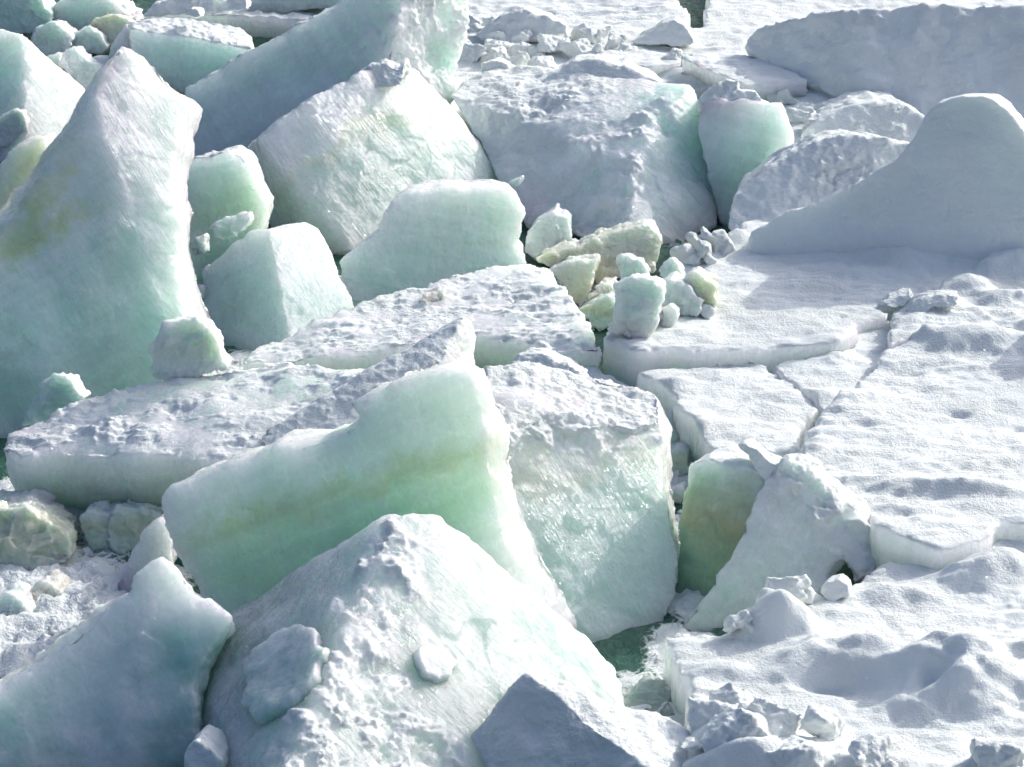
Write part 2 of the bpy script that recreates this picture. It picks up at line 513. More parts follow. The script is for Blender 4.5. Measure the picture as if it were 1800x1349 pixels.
def PZ(px, py, z, n): return Plane(at_z(px, py, z), n)
def PY(px, py, y, n): return Plane(at_y(px, py, y), n)

GLINT = (.50, -.38, .78)
SHADE = (-.32, -.80, .50)

# ------------------------------------------------------------------ sea
def sea():
    xs = np.arange(-6.5, 6.5, .045); ys = np.arange(16.5, 42.0, .06)
    X, Y = np.meshgrid(xs, ys); P = np.stack([X.ravel(), Y.ravel(), np.zeros(X.size)], 1)
    foam = np.zeros(len(P))
    for px, py, rx, ry, a in FOAM:
        c = at_z(px, py, WATER)
        q = np.sqrt(((P[:, 0] - c[0]) / rx) ** 2 + ((P[:, 1] - c[1]) / ry) ** 2) + .3 * fbm(P * 1.5, 3, 3)
        foam = np.maximum(foam, a * sstep(1.0, .45, q))
    z = .035 * fbm(P * np.array([2.6, 4.0, 1]), 5, 5, .6) + foam * .05 * np.clip(billow(P * 6, 8, 3), -.5, 2)
    P[:, 2] = z
    nx, ny = len(xs), len(ys)
    idx = np.arange(nx * ny).reshape(ny, nx)
    q = np.stack([idx[:-1, :-1], idx[:-1, 1:], idx[1:, 1:], idx[1:, :-1]], -1).reshape(-1, 4)
    V = list(map(tuple, P)); Fc = q.tolist()
    # out to the horizon: a ring round the detailed patch
    x0, x1, y0, y1 = xs[0], xs[-1], ys[0], ys[-1]; b = len(V); Rr = 4000.0
    V += [(x0, y0, 0), (x1, y0, 0), (x1, y1, 0), (x0, y1, 0), (-Rr, -Rr, 0), (Rr, -Rr, 0), (Rr, Rr, 0), (-Rr, Rr, 0)]
    for k in range(4):
        j = (k + 1) % 4; Fc.append([b + k, b + 4 + k, b + 4 + j, b + j])
    me = bpy.data.meshes.new('sea_water'); me.from_pydata(V, [], Fc); me.update()
    a = me.attributes.new('foam', 'FLOAT', 'POINT'); a.data.foreach_set('value', np.concatenate([foam, np.zeros(8)]).astype(np.float32))
    me.polygons.foreach_set('use_smooth', np.ones(len(me.polygons), bool)); me.materials.append(SEA)
    o = bpy.data.objects.new('sea_water', me); o.location = (0, 0, WATER); COL.objects.link(o)
    o['label'] = 'dark green sea water with foam between the broken ice'; o['kind'] = 'structure'
FOAM = [(60, 1080, 1.5, 1.6, 1.0), (40, 900, 1.0, .8, .8), (170, 960, .7, .7, .5), (1225, 1060, .35, .6, .8), (1190, 940, .25, .5, .5),
        (1190, 1150, .45, .7, .80), (1170, 1250, .5, .6, .72), (1130, 1220, .4, .4, .62), (1195, 820, .4, .9, .7), (430, 650, .6, .6, .6), (615, 510, .4, .6, .55), (1060, 520, .6, .8, .5), (130, 1000, .8, .9, .45), (1215, 430, .5, .4, .35)]
sea()

# ------------------------------------------------------------------ flat floes and the snow-covered pack behind
FD = ((.030, .8), (.010, .22), (.004, .06))
def floe(name, label, outline, z, thick, cat='ice floe', kind=None, voxel=.028, feats=None, n=(0, 0, 1), sast=.030, lumps=0.0, puff=0.012, group=None, jag=.05, ramp='floe'):
    pl = PZ(outline[0][0], outline[0][1], z, n)
    s = pslab(pl, outline, (0, 0, -thick), jag=jag, seed=len(outline))
    return body(name, [s], label=label, cat=cat, kind=kind, voxel=voxel, ramp=ramp, axis=n, depth=thick, snow=(.75, .35), wet=.25,
                frost=.2, d=FD, chip=.5, puff=puff, puff_scale=.11, feats=feats, sastrugi=sast, lumps=lumps, warp=.05, group=group)

floe('snow_field', 'snow covered pack ice stretching away behind the ridges',
     [(770, 190), (800, 100), (815, -80), (1170, -80), (1190, 0), (1210, 22), (1212, 48), (1236, 48), (1242, 20), (1250, -80), (2050, -80), (2050, 400),
      (1320, 400), (1385, 300), (1330, 170), (1230, 150), (1200, 200), (1000, 250), (850, 230)], 0.0, .45, kind='structure', cat=None, voxel=.035, sast=.05,
     feats=[(1130, 110, .8, .25, .10, .2), (1250, 130, 1.0, .3, .10, 0), (1100, 130, .5, .2, .08, 0), (1340, 150, .7, .3, .10, .2), (1000, 20, 1.5, .5, -.04, 0)])

floe('ice_floe', 'raised flat snow plate under the tall snow ridge, its straight front edge in pale shade',
     [(1058, 592), (1112, 614), (1250, 612), (1380, 609), (1452, 606), (1490, 594), (1506, 570), (1556, 556), (1550, 540), (1572, 530), (1660, 540), (1800, 470), (1950, 450), (1950, 360),
      (1330, 360), (1285, 425), (1250, 430), (1215, 440), (1195, 470), (1160, 490), (1110, 540)], .10, .50,
     feats=[(1240, 440, .35, .25, .16, 0), (1290, 440, .3, .2, .1, 0), (1450, 500, 1.0, .3, .05, 0), (1600, 470, .9, .4, .10, 0), (1380, 520, .8, .2, .03, 0)])

floe('ice_floe', 'low broken snow plate left of the thin crack, green edge along the open lead',
     [(1116, 655), (1200, 646), (1345, 638), (1398, 671), (1440, 716), (1418, 744), (1391, 802), (1330, 798), (1250, 795), (1236, 765), (1222, 742), (1192, 712), (1162, 680)], -.04, .42,
     feats=[(1190, 665, .3, .15, .05, 0), (1380, 690, .35, .2, .05, 0), (1300, 740, .6, .2, .03, 0)], jag=.07)

floe('ice_floe', 'small snow plate wedged below the straight edged plate, crumbly near corner',
     [(1350, 637), (1455, 632), (1498, 612), (1512, 575), (1566, 560), (1570, 590), (1566, 612), (1548, 648), (1506, 686), (1452, 722), (1400, 676)], -.02, .40,
     feats=[(1440, 690, .4, .2, .05, 0)], lumps=.02)

floe('ice_floe', 'broad snow floe on the right with wind ripples and a small oval pit',
     [(1398, 806), (1425, 746), (1446, 720), (1500, 676), (1542, 640), (1556, 612), (1640, 590), (1800, 584), (2250, 570), (2250, 960), (1760, 915), (1745, 938), (1690, 962), (1645, 965),
      (1535, 925), (1490, 872), (1440, 846)], .10, .55,
     feats=[(1685, 747, .16, .10, -.06, 0), (1430, 808, .16, .12, .05, 0), (1610, 600, .5, .3, .16, 0), (1720, 620, .9, .35, .16, -.1), (1500, 720, .4, .2, .05, 0), (1700, 880, .9, .12, .07, -.2),
            (1790, 770, .2, .1, -.04, 0), (1520, 770, .3, .1, -.03, 0), (1600, 880, .6, .1, .05, -.15)], sast=.035)

floe('ice_floe', 'lumpy shadowed snow shelf at the far right beside a dark hole in the ice',
     [(1566, 560), (1580, 540), (1640, 520), (1700, 480), (1800, 440), (2250, 420), (2250, 566), (1800, 580), (1640, 586), (1562, 606)], .12, .45,
     feats=[(1700, 530, .5, .3, .16, .2), (1790, 490, .5, .3, .18, 0), (1640, 560, .4, .2, .1, 0), (1780, 550, .5, .25, .12, 0)], lumps=.05)

floe('ice_floe', 'big snow floe at lower right with soft drifts and a crumbled edge on the water',
     [(1172, 1118), (1225, 1110), (1300, 1112), (1350, 1075), (1400, 1040), (1470, 1050), (1540, 990), (1660, 985), (1740, 945), (2250, 940), (2250, 1560), (1215, 1560), (1205, 1300),
      (1208, 1230), (1212, 1190), (1186, 1165)], -.08, .50,
     feats=[(1370, 1090, .40, .28, .30, .2), (1345, 1070, .2, .15, .14, .2), (1530, 1150, .75, .42, .26, -.35), (1430, 1160, .5, .35, .13, 0), (1450, 1190, .35, .16, -.08, -.4), (1700, 1190, .75, .55, .28, .3), (1640, 1205, .25, .12, -.14, .6),
            (1790, 1150, .7, .4, .18, 0), (1760, 990, .6, .3, .22, 0), (1700, 1010, .5, .2, .12, 0), (1600, 1030, .5, .2, .06, 0), (1270, 1160, .3, .15, .05, 0),
            (1300, 1280, .5, .25, .18, .2), (1400, 1300, .5, .3, .10, 0), (1480, 1330, .4, .2, .10, 0), (1600, 1340, .5, .2, .10, 0), (1750, 1330, .4, .2, .12, 0), (1330, 1330, .6, .25, .22, 0)],
     sast=.030, lumps=.02, voxel=.024)

# ------------------------------------------------------------------ blocks, far to near
def block(name, label, solids, cat='ice block', **kw):
    kw.setdefault('notch', .7 if name in ('ice_block', 'ice_slab', 'ice_wedge') else 0)
    return body(name, solids, label=label, cat=cat, **kw)

def two_face(pl, right, edge, nleft, left, d=1.2, shrink=.85, extra=(), drop=0.0):
    """block seen at a corner: right-hand face on pl, left-hand face hinged on an edge of it"""
    e0, e1 = pl.at(*edge[0]), pl.at(*edge[1])
    p2 = Plane.edge(e0, e1, nleft)
    pts = pl.pts(right) + p2.pts(left) + [at_y(a, b, y) for a, b, y in extra]
    return hull(pts + back_of(pts, d, shrink, drop))

def plate(label, outline, anchor, n=(-.1, -.85, .5), thick=.35, name='ice_chunk', cat='ice chunk', ramp='pale', ext=None, shrink=.85, voxel=.011, **kw):
    pl = Plane(anchor, n)
    e = np.array(ext) if ext is not None else np.array([0.05, thick, -.15 * thick])
    kw.setdefault('d', ((.02, .25), (.006, .09), (.003, .03))); kw.setdefault('chip', .12); kw.setdefault('soft', 0 if name == 'ice_chunk' else 1); kw.setdefault('glow', .16 if name == 'ice_chunk' else .7); kw.setdefault('facet', .030 if name == 'ice_chunk' else .018); kw.setdefault('facet_size', .20); kw.setdefault('notch', .5 if name == 'ice_block' else 0)
    return body(name, [pslab(pl, outline, e, shrink, jag=.016 if name == 'ice_chunk' else .02, jf=16 if name == 'ice_chunk' else 7, step=.03)], label=label, cat=cat, voxel=voxel, ramp=ramp, **kw)

# far left rubble
plate('rounded pale green lump in the top left corner', [(-60, 20), (0, -20), (40, -25), (75, 0), (88, 25), (92, 48), (60, 60), (0, 60), (-60, 70)], at_z(60, 62, -.2), thick=.8, ramp='green', axis=sdir(0, 1), wet=.3)
plate('low frosted lump in front of the rounded top corner lump', [(-60, 25), (0, 15), (30, 16), (65, 27), (80, 45), (88, 58), (60, 66), (0, 66), (-60, 66)], at_z(50, 68, -.3), n=(-.1, -.6, .8), thick=.6, ramp='pale', axis=sdir(0, 1), wet=.3)
plate('smooth grey green block behind the small yellow stained chunk', [(82, 20), (110, -2), (150, -16), (190, -14), (215, 18), (240, 34), (215, 60), (170, 72), (125, 60), (95, 42)], at_z(150, 75, -.3), n=(-.2, -.8, .55), thick=.9, name='ice_block', cat='ice block', ramp='green', axis=sdir(.3, 1), wet=.35)
plate('white wedge leaning on the grey green block', [(205, 20), (218, 4), (232, 22), (244, 38), (220, 50)], at_z(220, 70, -.3), thick=.4, ramp='pale', axis=sdir(0, 1))
plate('small chunk with a yellow algae stain among the far rubble', [(150, 52), (165, 36), (178, 28), (215, 29), (232, 40), (228, 80), (200, 88), (180, 78)], at_z(190, 90, -.3), thick=.5, ramp='yellow', axis=sdir(.6, -.3), wet=.35)
plate('ribbed grey white chunk beside the pale triangular block', [(52, 75), (62, 52), (78, 44), (98, 42), (118, 56), (128, 70), (118, 92), (95, 102), (70, 96)], at_z(90, 104, -.3), thick=.5, ramp='pale', axis=sdir(.4, .8), wet=.5)
plate('rounded white chunk with a grooved flank under the yellow stained chunk', [(116, 86), (124, 62), (145, 50), (160, 48), (176, 62), (192, 84), (178, 94), (150, 96)], at_z(150, 98, -.3), thick=.5, ramp='pale', axis=sdir(.4, .8), wet=.5)
plate('tiny upright shard between the pale triangular block and the white plate', [(78, 100), (104, 96), (108, 125), (95, 132)], at_z(95, 140, -.3), thick=.25, ramp='pale', axis=sdir(0, 1))
plate('white tilted plate lying behind the tall leaning slab', [(105, 112), (110, 92), (128, 82), (150, 104), (178, 128), (188, 150), (160, 165), (135, 150)], at_z(140, 160, -.3), n=(.1, -.6, .8), thick=.3, ramp='pale', axis=sdir(-.4, .8))
plate('small frosted pieces heap beside the tall slab tip', [(150, 106), (165, 100), (188, 104), (196, 118), (180, 130), (160, 124)], at_z(170, 135, -.3), n=(.1, -.5, .85), thick=.3, ramp='pale', snow=(.5, 1))
plate('shadowed blue grey block left of the snow topped blue block', [(190, 100), (200, 70), (222, 42), (235, 80), (245, 110), (220, 118)], at_z(210, 125, -.3), n=(-.4, -.8, .4), thick=.5, name='ice_block', cat='ice block', ramp='teal', axis=sdir(0, 1))
# far floe and blocks at the top
plate('far snow plate with a pale blue front edge behind the big dark slab', [(240, 34), (300, 24), (370, 27), (440, 33), (540, 38), (600, 20), (600, -30), (420, -30), (300, -2)], at_z(440, 33, -.22), n=(0, -.05, 1), thick=1, ext=(0.0, .1, -.9), shrink=1, name='ice_floe', cat='ice floe', ramp='teal', axis=(0, 0, 1), snow=(.7, .3), puff=.03, sastrugi=.04, voxel=.022)
plate('pale green ice mass at the top edge above the far snow plate', [(430, 25), (445, -10), (480, -40), (620, -40), (640, 10), (560, 20)], at_z(520, 25, -.2), n=(-.1, -.7, .7), thick=1, name='ice_block', cat='ice block', ramp='green', axis=sdir(0, 1), voxel=.022)
plate('brownish snow lump at the top edge left of the pale green mass', [(250, 30), (270, 8), (300, 0), (360, -6), (430, 0), (440, 18), (360, 24)], at_z(330, 26, .2), n=(-.2, -.6, .75), thick=.8, name='snow_lump', cat='snow lump', ramp='dirty', axis=sdir(.2, 1), snow=(.7, 1), puff=.03)
plate('little white peak standing on the far snow plate', [(324, 26), (336, 16), (345, 17), (356, 30), (340, 34)], at_z(340, 34, .35), thick=.25, ramp='pale', snow=(.3, 1), name='snow_lump', cat='snow lump')

pl = PZ(330, 172, WATER, (-.12, -.90, .42))
fr = [(226, 48), (262, 62), (300, 72), (350, 80), (400, 82), (442, 86), (450, 98), (440, 112), (395, 132), (330, 172), (280, 150), (240, 108), (226, 78)]
P0 = pl.pts(fr); tb = [at_y(a, b, pl.at(a, b + 40)[1] + .8) for a, b in ((232, 38), (262, 32), (320, 31), (380, 38), (420, 46), (443, 66))]
block('ice_block', 'blue white block with a thick snow top behind the tall leaning slab', [hull(P0 + tb + back_of(P0, 1.3, .85))], ramp='teal', axis=sdir(0, 1), snow=(.62, .6), puff=.035, wet=.2)

block('ice_block', 'pale triangular block with a sparkling flank at the left edge',
      [two_face(PZ(60, 300, WATER, GLINT), [(38, 62), (70, 108), (110, 132), (150, 158), (160, 190), (90, 290), (48, 290), (47, 180)], ((38, 62), (48, 290)), SHADE, [(-80, 20), (0, 54), (-80, 300)])],
      ramp='pale', axis=sdir(-.2, 1), wet=.9, grain=sdir(.5, -.8))
plate('grey shaded lump at the foot of the pale triangular block', [(-40, 220), (0, 205), (22, 190), (40, 196), (52, 235), (60, 262), (0, 280), (-40, 280)], at_z(20, 285, WATER), thick=.4, ramp='dirty', axis=sdir(0, 1))
plate('yellow green slab behind the left edge of the tall leaning slab', [(-60, 400), (-10, 300), (20, 262), (45, 248), (78, 243), (85, 265), (60, 330), (20, 420)], at_z(20, 460, WATER), n=(-.3, -.75, .55), thick=.7, name='ice_block', cat='ice block', ramp='yellow', axis=sdir(-.8, .5))

# big dark slab
pl = PZ(420, 315, WATER, (-.42, -.76, .50))
L_ = [(303, 300), (308, 240), (318, 195), (332, 155), (400, 118), (470, 80), (545, 45), (600, 12), (660, -30), (700, -60), (704, 20), (690, 90), (650, 145), (640, 260), (440, 320), (360, 320)]
e0, e1 = pl.at(700, -60), pl.at(650, 145)
pr = Plane.edge(e0, e1, (.62, -.42, .55))
R_ = pr.pts([(822, -60), (820, 40), (814, 90), (800, 165), (760, 230), (660, 280)])
P0 = pl.pts(L_) + R_
block('ice_block', 'huge tilted slab whose grey shaded flank faces us, lit lumpy end at the top edge', [hull(P0 + back_of(P0, 1.2, .85))],
      ramp=[(0, (.84, .86, .86)), (.5, (.76, .80, .80)), (.75, (.60, .75, .71)), (1, (.40, .64, .58))], axis=sdir(-.45, .85), grain=sdir(.85, .5), snow=(.72, .6), wet=.35, puff=.04, lumps=.02, d=((.05, .7), (.015, .22), (.006, .06)), voxel=.02,  # ramp ends in green ice mixed with the emerald glow of transmitted light
      crumble=[(a, b, pr.at(a, b)[1], .55) for a, b in ((760, 20), (720, 90), (770, 110), (690, 160), (800, 50))])
plate('snowy clod stuck on the ridge of the streaked bright block', [(622, 132), (640, 118), (668, 112), (690, 118), (712, 112), (705, 150), (660, 155)], at_y(660, 150, 30.6), n=(0, -.7, .7), thick=.35, name='snow_lump', cat='snow lump', ramp='snow', snow='all', puff=.04)

# streaked bright block
block('ice_block', 'bright block with glittering diagonal streaks and a snowy upper edge',
      [two_face(PZ(600, 465, WATER, (.38, -.48, .79)), [(548, 205), (640, 150), (705, 120), (735, 128), (768, 160), (800, 195), (845, 255), (882, 305), (892, 335), (860, 390), (700, 440), (612, 440)],
                ((548, 205), (612, 440)), (-.40, -.76, .5), [(432, 268), (442, 305), (462, 350), (478, 402), (530, 428), (580, 450)], d=1.0,
                extra=[(450, 243, 29.8), (540, 176, 30.2), (630, 127, 30.6), (700, 112, 31.0)])],
      ramp=[(0, W), (.18, (.84, .87, .85)), (.25, (.79, .83, .74)), (.30, (.75, .78, .62)), (.38, (.70, .82, .73)), (1, (.52, .74, .62))], axis=sdir(-.55, .8), grain=sdir(.6, -.8), wet=1.0, snow=(.8, .16), puff=.03,
      d=((.03, .6), (.008, .18), (.004, .05)))
plate('thin white splinter sticking up from the streaked bright block', [(886, 328), (898, 316), (916, 308), (912, 322), (900, 336)], at_y(900, 330, 30.0), thick=.08, ramp='pale')

plate('green shaded block wedged between the tall leaning slab and the streaked block', [(300, 295), (345, 276), (372, 272), (400, 267), (425, 274), (440, 296), (455, 335), (470, 365), (468, 395), (455, 430), (400, 520), (345, 560), (300, 540)],
      at_z(350, 545, WATER), n=(.08, -.82, .56), thick=.8, name='ice_block', cat='ice block', ramp=[(0, W), (.12, (.70, .80, .74)), (.45, (.55, .66, .48)), (.6, (.42, .64, .52)), (1, (.32, .58, .48))], axis=sdir(-.25, .95), snow=(.7, .15), puff=.02, wet=.35)
plate('flat flake leaning on the green shaded block', [(364, 402), (380, 388), (415, 374), (438, 372), (440, 388), (425, 408), (392, 426), (378, 420)], at_y(400, 400, 27.75), n=(.2, -.8, .55), thick=.12, ramp='green', axis=sdir(0, 1))
plate('narrow flake standing below the flat flake', [(334, 440), (345, 420), (358, 412), (362, 430), (356, 450), (340, 456)], at_y(348, 435, 27.7), n=(.1, -.8, .55), thick=.1, ramp='green', axis=sdir(0, 1))
plate('small flake low in the green gap beside the tall slab', [(332, 520), (345, 505), (360, 504), (358, 525), (345, 535)], at_y(345, 520, 27.3), n=(.1, -.8, .55), thick=.1, ramp='green', axis=sdir(0, 1))

block('ice_block', 'clear green block with a sparkling right flank in front of the streaked block',
      [two_face(PZ(515, 645, WATER, (.44, -.44, .78)), [(478, 430), (492, 410), (540, 391), (560, 405), (590, 462), (624, 542), (580, 610), (515, 610)], ((478, 430), (515, 610)), (-.36, -.8, .5),
                [(356, 478), (410, 442), (442, 406), (470, 402), (358, 565), (386, 612), (395, 660), (450, 665)], d=.8)],
      ramp=[(0, W), (.15, (.78, .86, .83)), (.5, (.58, .80, .73)), (1, (.42, .70, .62))], axis=sdir(-.2, 1), grain=sdir(.35, -.9), wet=.9)

# snow block with sparkling green end, middle distance
pl = PZ(1190, 428, WATER, (.50, -.50, .70))
E_ = [(1112, 285), (1160, 215), (1214, 150), (1236, 198), (1226, 242), (1250, 288), (1268, 335), (1262, 402), (1190, 432), (1112, 425)]
e0, e1 = pl.at(1112, 285), pl.at(1112, 425)
p2 = Plane.edge(e0, e1, (-.34, -.78, .5))
Lp = p2.pts([(1020, 418), (930, 400), (888, 335), (842, 258), (792, 168)])
tops = [at_y(a, b, y) for a, b, y in ((800, 160, 32.4), (850, 122, 32.6), (885, 110, 32.6), (1010, 130, 32.4), (1110, 140, 32.2), (1180, 150, 31.9))]
P0 = pl.pts(E_) + Lp + tops
xb = block('snow_block', 'large snow covered block with a shaded left flank and a glittering green end', [hull(P0 + back_of(P0, .8, .85))], cat='snow block',
      ramp=[(0, W), (.52, W), (.62, (.66, .79, .76)), (1, (.46, .69, .64))], axis=sdir(-.75, .6), snow=(.2, .42), wet=1.0, puff=.03, puff_scale=.16, d=((.05, .7), (.015, .25), (.005, .06)), voxel=.018,
      crumble=[(1070, 210, 30.4, .5), (1150, 190, 30.8, .5), (1100, 270, 30.0, .4), (1075, 330, 29.8, .4), (1040, 390, 29.6, .4), (960, 180, 31.3, .4)])
plate('arched smooth snow slab behind the large snow covered block', [(935, 165), (965, 135), (1005, 107), (1045, 104), (1100, 117), (1160, 146), (1178, 162), (1150, 175), (1050, 180)], at_z(1050, 182, .4), n=(-.1, -.6, .8), thick=.8, name='snow_slab', cat='snow slab', ramp='snow', snow='all', puff=.01, voxel=.018)
plate('round white snow boulder on the shoulder of the large snow block', [(848, 128), (850, 112), (872, 108), (892, 113), (900, 132), (890, 145), (862, 140)], at_y(870, 140, 32.4), thick=.35, name='snow_lump', cat='snow lump', ramp='snow', snow='all', puff=.02)

# green rounded block by the gap
pl = PZ(1275, 398, WATER, (-.12, -.86, .5))
yb = block('ice_block', 'smooth rounded green block standing in the gap beside the snow lumps', [pslab(pl, [(1228, 205), (1232, 182), (1262, 176), (1300, 172), (1335, 178), (1374, 180), (1384, 205), (1391, 235), (1389, 275), (1380, 310), (1340, 400), (1280, 402), (1262, 398), (1245, 320)], (.15, .9, -.25), .85)],
      ramp=[(0, (.84, .88, .86)), (.25, (.74, .85, .79)), (.6, (.50, .74, .62)), (1, (.26, .56, .42))], axis=sdir(.25, .95), wet=.2)
body('snow_cap', [pslab(PY(1270, 175, 30.9, (0, -.7, .7)), [(1228, 180), (1238, 160), (1258, 150), (1280, 140), (1296, 144), (1300, 158), (1330, 160), (1340, 178), (1290, 176), (1255, 188), (1235, 198)], (0, .5, -.2), .9)], parent=yb, ramp='snow', snow='all', puff=.04, voxel=.014)

# right hand snow lumps and ridge
plate('smooth snow mound between the shaded hump and the tall ridge', [(1402, 268), (1412, 240), (1440, 212), (1465, 198), (1500, 183), (1540, 178), (1585, 184), (1635, 210), (1640, 260), (1500, 285)], at_z(1450, 275, 0), n=(-.05, -.55, .83), thick=1.2, name='snow_mound', cat='snow mound', ramp='snow', snow='all', voxel=.02, puff=.015, shrink=.8)
sm = plate('crumbly heap of snow lumps at the foot of the tall ridge', [(1280, 405), (1284, 372), (1292, 345), (1330, 315), (1345, 300), (1395, 268), (1440, 248), (1500, 236), (1560, 246), (1610, 258), (1560, 340), (1450, 400), (1330, 440), (1292, 428)], at_z(1310, 435, -.1), n=(-.12, -.55, .83), thick=1.0, name='snow_mound', cat='snow mound', ramp='floe', axis=sdir(.3, 1), snow=(.0, .9), voxel=.016, puff=.025, puff_scale=.14, shrink=.8, crumble=[(1320, 350, 28.4, .45), (1310, 400, 28.0, .4), (1390, 330, 28.6, .4), (1470, 300, 28.9, .4)])
pl = PZ(1600, 480, 0, (-.15, -.88, .38))
block('snow_ridge', 'tall smooth snow ridge with a long tapering tail, its near side in blue grey shade',
      [pslab(pl, [(1316, 440), (1325, 412), (1380, 376), (1450, 346), (1520, 312), (1570, 282), (1600, 248), (1622, 208), (1648, 180), (1690, 167), (1735, 168), (1766, 190), (1792, 222), (1830, 270), (1960, 340), (1960, 520), (1800, 490), (1660, 470), (1560, 478), (1490, 480), (1400, 470), (1340, 462)], (.25, .75, -.2), .97, jag=.012),
       pslab(PZ(2000, 610, .1, (-.3, -.8, .5)), [(1835, 620), (1860, 540), (1900, 470), (1960, 410), (2050, 380), (2150, 390), (2260, 480), (2260, 620)], (.3, .6, -.2), .9)],  # unseen end beyond the right edge, added to cast a shadow on the floe
      cat='snow ridge', ramp=[(0, (.82, .85, .86)), (.75, (.80, .84, .86)), (.92, (.72, .80, .82)), (1, (.45, .66, .66))], axis=(0, 0, 1), snow=.72, wet=.03, frost=0, facet=.004, glow=.35, tone=0, puff=.006, d=((.04, .9), (.008, .2), (.004, .04)), voxel=.018,
      stain=[(1575, 290, 27.9, .22, (.80, .74, .60), .7), (1520, 325, 27.9, .25, (.80, .77, .70), .5)])
pl = PZ(1560, 205, 0, (-.16, -.62, .77))
_R = pl.pts([(1480, 16), (1590, 10), (1680, 22), (1740, 22), (1800, 15), (1960, 10), (1960, 250), (1800, 225), (1640, 212), (1540, 200)])
_p2 = Plane.edge(pl.at(1480, 16), pl.at(1540, 200), (-.62, -.42, .66))
_R += _p2.pts([(1400, 32), (1345, 45), (1316, 62), (1308, 88), (1370, 110), (1460, 170)])
block('snow_hump', 'wide hump of snow in full shade at the top right', [hull(_R + back_of(_R, 1.8, .9, .5))],
      cat='snow hump', ramp='snow', snow='all', puff=.035, puff_scale=.2, voxel=.028, d=((.06, 1.0), (.02, .3), (.006, .08)))

# snow rubble at the top centre
def lump(label, c, size, seed, group=None, puff=.05, name='snow_lump', cat='snow lump', ramp='snow', **kw):
    kw.setdefault('snow', 'all')
    return body(name, [rock(c, size, seed, n=9), rock(np.array(c) + np.array([size[0] * .5, -size[1] * .3, -size[2] * .3]), np.array(size) * .6, seed + 7000, n=9)], label=label, cat=cat, group=group, ramp=ramp, puff=puff * .6, puff_scale=.10, d=((.03, .3), (.012, .1), (.006, .035)), voxel=.014, soft=0, chip=.2, **kw)
plate('dirty arched snow boulder in the far rubble', [(835, 62), (862, 40), (900, 20), (925, 17), (965, 30), (995, 45), (1000, 65), (960, 72), (900, 80), (850, 78)], at_z(920, 84, 0), n=(-.2, -.7, .6), thick=.6, name='snow_lump', cat='snow lump', ramp='dirty', axis=sdir(.1, 1), snow=(.55, 1), puff=.03, voxel=.018)
plate('smooth domed snow boulder at the edge of the far flat floe', [(1110, 74), (1135, 60), (1160, 42), (1185, 38), (1205, 45), (1218, 62), (1224, 80), (1180, 84)], at_z(1165, 86, 0), n=(-.2, -.7, .7), thick=.6, name='snow_lump', cat='snow lump', ramp='snow', snow='all', puff=.01, voxel=.018)
r_ = random.Random(4)
for k, (px, py, s) in enumerate([(885, 78, .26), (905, 72, .18), (868, 70, .16), (850, 60, .14), (968, 82, .2), (1000, 84, .18), (1020, 92, .2), (1042, 92, .16), (835, 35, .22), (1030, 60, .16), (1065, 62, .14), (940, 92, .12), (1070, 80, .2),
                                 (830, 92, .2), (870, 100, .18), (900, 115, .2), (930, 105, .16), (1090, 95, .15), (1120, 92, .12), (960, 120, .2), (1190, 108, .2), (1400, 190, .14), (1430, 192, .18), (1385, 176, .14), (1365, 170, .12), (1425, 222, .2), (1405, 205, .12)]):
    lump('small rounded snow lump lying in the rubble behind the large snow block' if px < 1200 else 'small snow lump between the green rounded block and the shaded hump', at_z(px, py, s * .35), (s * 1.2, s, s * .75), 100 + k,
         'snow lumps in the far rubble' if px < 1200 else 'snow lumps beside the green rounded block')
plate('long low snow plate with a shaded edge behind the green rounded block', [(1198, 105), (1225, 108), (1280, 132), (1310, 150), (1420, 140), (1330, 98), (1260, 92)], at_z(1225, 108, .22), n=(0, 0, 1), ext=(0, .05, -.3), shrink=1, name='snow_slab', cat='snow slab', ramp='floe', axis=(0, 0, 1), snow=(.5, 1), sastrugi=.03, voxel=.022)
plate('low snow plate with a curved rim left of the long plate', [(1050, 92), (1110, 88), (1190, 92), (1200, 110), (1140, 118), (1090, 112)], at_z(1110, 112, .12), n=(0, 0, 1), ext=(0, .05, -.2), shrink=1, name='snow_slab', cat='snow slab', ramp='floe', axis=(0, 0, 1), snow=(.5, 1), sastrugi=.03, voxel=.022)

# pale front block
plate('pale block fading to green with a ragged right edge, behind the flat slab', [(590, 600), (596, 460), (632, 432), (662, 408), (672, 380), (688, 350), (705, 338), (740, 333), (800, 331), (860, 329), (892, 332), (912, 350), (920, 372), (918, 405), (908, 430), (922, 455), (928, 480), (930, 560), (700, 600)],
      at_y(750, 480, 28.0), n=(.26, -.84, .47), thick=.9, name='ice_block', cat='ice block', ramp=[(0, (.85, .87, .85)), (.3, (.79, .85, .80)), (.65, (.58, .78, .70)), (1, (.38, .66, .57))], axis=sdir(.12, 1), wet=.35, frost=.8, voxel=.016,
      stain=[(790, 350, 28.9, .25, (.80, .80, .62), .5), (880, 420, 28.6, .3, (.80, .80, .66), .5)])

